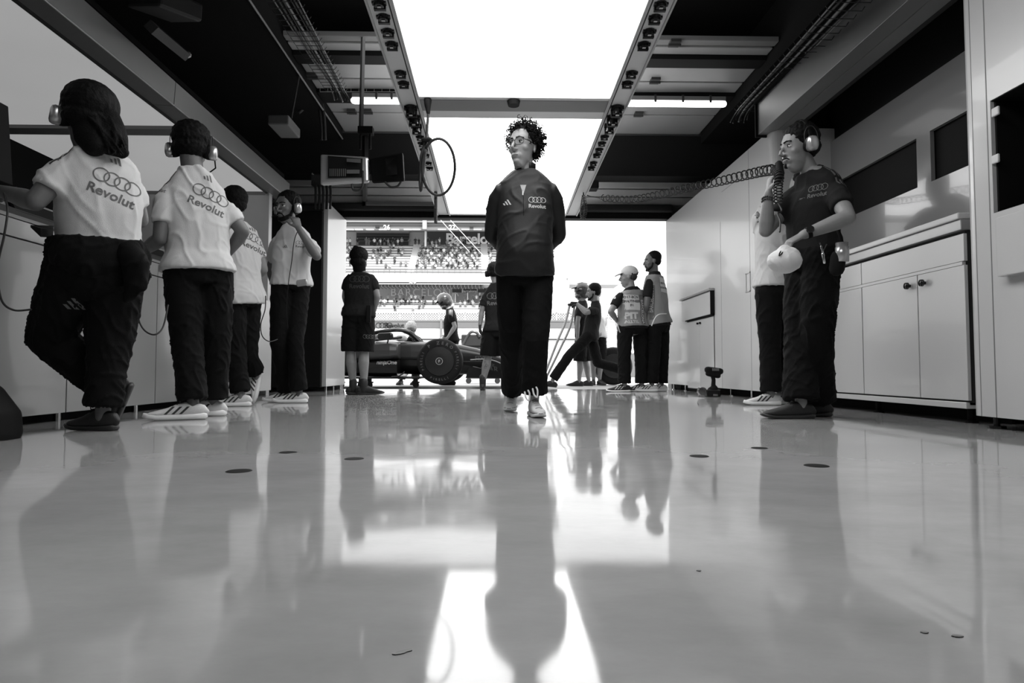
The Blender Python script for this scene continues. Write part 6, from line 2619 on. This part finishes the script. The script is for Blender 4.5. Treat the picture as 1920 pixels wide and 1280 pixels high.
# laptop on the right worktop
lp = thing('laptop', 'dark laptop lying on the right worktop behind the man', 'laptop', (2.85, onx(1640, 440, 2.85).y, zwk))
ya, yb = onx(1668, 440, 2.75).y, onx(1598, 455, 2.75).y
bm = B()
box(bm, (2.66, ya, zwk + .002), (2.94, yb - .1, zwk + .022))
mk('base', bm, DARK, lp, bevel=.004)
bm = B()
hexa(bm, [(2.93, ya, zwk + .024), (2.945, ya, zwk + .024), (2.945, yb - .1, zwk + .024), (2.93, yb - .1, zwk + .024), (3.02, ya, zwk + .11), (3.03, ya, zwk + .11), (3.03, yb - .1, zwk + .11), (3.02, yb - .1, zwk + .11)])
mk('lid', bm, BLACK, lp)
# window innards on the right: monitors in the dark openings
# ---- hanging monitors from the beam
hm = thing('hanging_monitors', 'pair of black monitors hanging on a bracket left of the light frame', 'monitor', V(680, 250, 6.0))
d = 6.0


def scr(name, c4, th, m, par, **k):
    bm = B()
    f = [V(x, y, dd) for x, y, dd in c4]
    n_ = Vector((0, th, 0))
    hexa(bm, [f[0], f[1], f[1] + n_, f[0] + n_, f[3], f[2], f[2] + n_, f[3] + n_])
    return mk(name, bm, m, par, **k)


s1 = scr('screen', ((600, 346, 5.9), (691, 341, 5.95), (690, 293, 5.95), (600, 288, 5.9)), .06, SILV, hm, bevel=.02)
scr('display', ((615, 333, 5.885), (680, 332, 5.93), (680, 297, 5.93), (615, 292, 5.885)), .01, BLACKG, s1)
for k_ in range(9):
    scr('display_line', ((618 + k_ * 3.6, 330, 5.875), (619.5 + k_ * 3.6, 330, 5.875), (619.5 + k_ * 3.6, 316, 5.875), (618 + k_ * 3.6, 316, 5.875)), .004, INKM, s1)
scr('display_box', ((650, 325, 5.87), (674, 325, 5.87), (674, 318, 5.87), (650, 318, 5.87)), .004, INKM, s1)
scr('display_box', ((650, 303, 5.87), (676, 305, 5.87), (676, 298, 5.87), (650, 297, 5.87)), .004, INKS, s1)
s2 = scr('screen', ((697, 342, 6.0), (758, 338, 5.7), (755, 284, 5.7), (692, 297, 6.0)), .06, BLACK, hm, bevel=.02)
scr('display', ((703, 331, 5.985), (745, 327, 5.74), (743, 294, 5.74), (700, 302, 5.985)), .01, BLACKG, s2)
bm = B()
p = V(686, 245, 6.05)
box(bm, (p.x - .07, p.y - .04, V(686, 252, 6.05).z), (p.x + .07, p.y + .04, V(686, 239, 6.05).z))
mk('mount_block', bm, BLACK, hm)
bm = B()
for px in (676, 694):
    tube(bm, [V(px, 250, 6.05), V(px, 280, 6.05)], .012, 8)
tube(bm, [V(640, 310, 6.08), V(740, 305, 6.08)], .02, 8)
tube(bm, [V(685, 250, 6.1), V(685, 312, 6.1)], .03, 4)
mk('bracket', bm, BLACK, hm)
bm = B()
tube(bm, [V(677, 240, 6.1), Vector((V(677, 240, 6.1).x, 6.15, ZD))], .022, 4)
mk('ceiling_post', bm, MIDG, hm)
for pp in (((660, 345), (662, 355), (672, 357), (680, 348), (680, 320)), ((722, 341), (732, 350), (745, 349), (752, 340))):
    bm = B()
    tube(bm, spline([V(x, y, 5.85) for x, y in pp], 5), .010, 8)
    mk('cable', bm, RUB, hm, smooth=True)
# ---- small camera box beside the frame end (right)
sc_ = thing('camera_box', 'small black camera box at the door end of the right light rail', 'camera', V(1112, 347, 8.6))
bm = B()
a, b_ = V(1100, 354, 8.6), V(1122, 339, 8.6)
box(bm, (a.x, 8.55, a.z), (b_.x, 8.75, b_.z))
mk('housing', bm, BLACK, sc_, bevel=.015)
bm = B()
tube(bm, [V(1100, 350, 8.6), V(1092, 345, 8.55)], .012, 6)
mk('arm', bm, DARK, sc_)
# ---- hanging coiled leads from the frame ends
for px, y0, y1, lab in ((1094, 352, 410, 'short looped black coiled lead hanging from the right light rail'), (817, 345, 418, 'black coiled lead hanging straight down from the left light rail')):
    t = thing('coiled_lead', lab, 'cord', V(px, y0, 8.3))
    bm = B()
    a, b_ = V(px, y0 - 14, 8.3), V(px, y0, 8.3)
    loft(bm, [(a, .035, .035), (b_, .02, .02)], n=10)
    mk('plug', bm, BLACK, t)
    bm = B()
    ptop = V(px, y0 + 14, 8.3)
    pb = V(px, y1, 8.3)
    tube(bm, [b_, ptop], .008, 6)
    if px > 900:
        ps = spline([ptop, V(px - 4, y1 - 15, 8.3), V(px - 1, y1, 8.3), V(px + 4, y1 - 15, 8.3), V(px + 2, y0 + 16, 8.3)], 8)
    else:
        ps = [ptop, pb]
    tube(bm, helix(ps, .018, 30, 8), .006, 5)
    mk('coil', bm, RUB, t, smooth=True)
# ---- cable loop hanging from the cross bar (left)
lc = thing('hanging_cable', 'thick black cable looped and hanging from the light frame cross bar', 'cable', V(803, 190, 5.6))
bm = B()
a = V(802, 188, 5.6)
loft(bm, [(a, .035, .035), (V(802, 196, 5.6), .03, .03), (V(803, 212, 5.6), .016, .016)], n=12)
mk('plug', bm, BLACK, lc)
bm = B()
ps = spline([V(803, 212, 5.6), V(801, 240, 5.6), V(799, 262, 5.6)], 6)
tube(bm, ps, .012, 8)
n_ = 40
loop = [V(822 + 31 * math.cos(a_) * 1.0, 313 + 53 * math.sin(a_), 5.55 + .1 * math.sin(a_)) for a_ in [R(-140 + 360 * i / n_) for i in range(n_ + 1)]]
tube(bm, loop, .012, 8)
ps = spline([V(799, 262, 5.6), V(790, 290, 5.6), V(787, 330, 5.62), V(789, 358, 5.62), V(793, 330, 5.6), V(797, 290, 5.58), V(800, 262, 5.58)], 6)
tube(bm, ps, .011, 8)
mk('cable', bm, RUB, lc, smooth=True)
bm = B()
tube(bm, [V(794, 262, 5.55), V(806, 262, 5.55)], .022, 8, True)
mk('cable_tie', bm, BLACK, lc)
# ---- headset cables looping by the left crew
for lab, pp in (('black headset cable looping down beside the woman at the left edge', ((8, 362, 2.85), (14, 395, 2.8), (8, 440, 2.78), (-4, 500, 2.78), (2, 560, 2.8), (25, 581, 2.85), (58, 580, 2.95))),
                ('black cable loop between the woman and the man beside her', ((258, 562, 3.5), (260, 598, 3.5), (272, 620, 3.5), (291, 627, 3.5), (306, 612, 3.55), (315, 572, 3.6))),
                ('black cable loop hanging beside the man touching his face', ((498, 555, 5.3), (497, 580, 5.3), (489, 608, 5.3), (492, 630, 5.3), (505, 640, 5.35), (520, 636, 5.5)))):
    bm = B()
    tube(bm, spline([V(*q) for q in pp], 8), .0045, 8, True)
    c = V(*pp[3])
    o = mk('headset_cable', bm, RUB, None, smooth=True, loc=c)
    tag(o, lab, 'cable')
# ---- dark ceiling furniture on the left
cb = thing('ceiling_projector', 'dark grey boxed unit hanging under the ceiling at upper left', 'projector', V(345, 20, 4.2))
scrp = ((300, 12, 4.1), (380, 42, 4.5), (382, 8, 4.5), (305, -30, 4.1))
bm = B()
f = [V(x, y, dd) for x, y, dd in scrp]
n2 = Vector((-.25, .05, .02))
hexa(bm, [f[0], f[1], f[1] + n2, f[0] + n2, f[3], f[2], f[2] + n2, f[3] + n2])
mk('housing', bm, DARK, cb, bevel=.02)
tb = thing('ceiling_batten', 'dark batten lamp unlit under the ceiling at upper left', 'light', V(318, 75, 4.4))
bm = B()
tube(bm, [V(283, 50, 4.2), V(347, 103, 4.9)], .045, 4)
mk('housing', bm, DARK, tb)
bm = B()
ell(bm, V(350, 102, 4.9), (.035, .03, .03))
mk('end_cap', bm, SILV, tb, smooth=True)
# cable ladders with bundles: left and right
for side, A_, B_ in (('left', ((530, -10), (630, 162)), (4.4, 7.0)), ('right', ((1600, -10), (1400, 200)), (3.9, 6.6))):
    t = thing('cable_bundle', 'wire ladder and bundle of thin cables under the ceiling at upper %s' % side, 'cable bundle', V((A_[0][0] + A_[1][0]) / 2, 80, 5.5))
    a, b_ = V(A_[0][0], A_[0][1], B_[0]), V(A_[1][0], A_[1][1], B_[1])
    sd_ = Vector((1, 0, 0))
    for k_ in range(7):
        off = sd_ * (.03 * (k_ - 3)) + UP * random.uniform(-.02, .02)
        bm = B()
        tube(bm, spline([a + off, a.lerp(b_, .5) + off + UP * random.uniform(-.02, .02), b_ + off * .8, b_ + off + Vector((.05 * (1 if side == 'left' else -1), .1, -.12))], 6), .006 + .004 * (k_ % 2), 6)
        mk('cable', bm, RUB if k_ % 3 else MIDG, t, smooth=True)
    for k_ in range(22):
        c = a.lerp(b_, k_ / 21)
        bm = B()
        tube(bm, [c - sd_ * .13 - UP * .02, c - sd_ * .11 - UP * .05, c + sd_ * .11 - UP * .05, c + sd_ * .13 - UP * .02], .003, 5)
        mk('rung', bm, DARK, t)
# bracketed cables behind the left bay
for i, pp in enumerate((((585, 165), (598, 200), (603, 240), (603, 262)), ((590, 163), (606, 205), (610, 262)), ((560, 212), (585, 190), (615, 178), (640, 172)))):
    bm = B()
    tube(bm, spline([V(x, y, 7.6) for x, y in pp], 6), .018, 8)
    o = mk('pipe', bm, RUB, None, smooth=True, loc=V(pp[0][0], pp[0][1], 7.6))
    tag(o, ('black pipe bending down behind the left soffit', 'outer black pipe bending down beside its neighbour', 'slanting thin strut above the black pipes')[i], 'pipe')
bx3 = thing('junction_box', 'pale junction box hanging near the left end of the black beam', 'box', V(535, 228, 6.6))
bm = B()
a, b_ = V(508, 240, 6.6), V(547, 222, 6.6)
box(bm, (a.x, 6.5, a.z), (b_.x, 6.9, b_.z))
mk('housing', bm, MIDG, bx3, bevel=.015)
bm = B()
tube(bm, [V(546, 222, 6.6), Vector((V(560, 205, 6.7).x, 6.7, 3.41))], .012, 6)
mk('strut', bm, DARK, bx3)
# mic stand arm / gear beside the black cabinet
ga = thing('headset_rack', 'dark rack of headset gear and cables on the black cabinet', 'rack', V(610, 360, 8.50))
bm = B()
for k_ in range(5):
    x = 590 + k_ * 7
    tube(bm, spline([V(x, 335 + 6 * (k_ % 2), 8.50), V(x + 2, 360, 8.48), V(x + 1, 392, 8.50)], 4), .016, 6)
mk('cables', bm, RUB, ga)
bm = B()
box(bm, (V(584, 330, 8.50).x, 8.48, V(584, 348, 8.50).z), (V(606, 330, 8.50).x, 8.56, V(606, 328, 8.50).z))
mk('rack_box', bm, DARK, ga, bevel=.01)
bm = B()
tube(bm, [V(585, 325, 8.50), V(606, 350, 8.50)], .010, 6)
mk('bright_tube', bm, ALU, ga)
# vertical post of the lower door panels
bm = B()
a, b_ = V(679, 383, 9.3), V(683, 340, 9.3)
box(bm, (a.x, 9.32, a.z), (b_.x + .02, 9.43, b_.z))
box(bm, (a.x, 9.32, a.z), (V(815, 380, 9.3).x, 9.40, a.z + .05))
o = mk('door_track', bm, MIDG, None)
tag(o, 'grey L-shaped door track below the hanging monitors', 'track')
# keyboard and tray on the left worktop
bm = B()
p = V(70, 432, 2.95)
hexa(bm, [V(57, 426, 2.9), V(76, 444, 2.9), V(100, 446, 3.3), V(100, 430, 3.3), V(57, 430, 2.9) + UP * .02, V(76, 436, 2.9) + UP * .02, V(100, 438, 3.3) + UP * .02, V(100, 430, 3.3) + UP * .02])
o = mk('cable_hook', bm, BLACK, None, loc=p)
tag(o, 'black curved hook sticking out under the left worktop edge', 'hook')
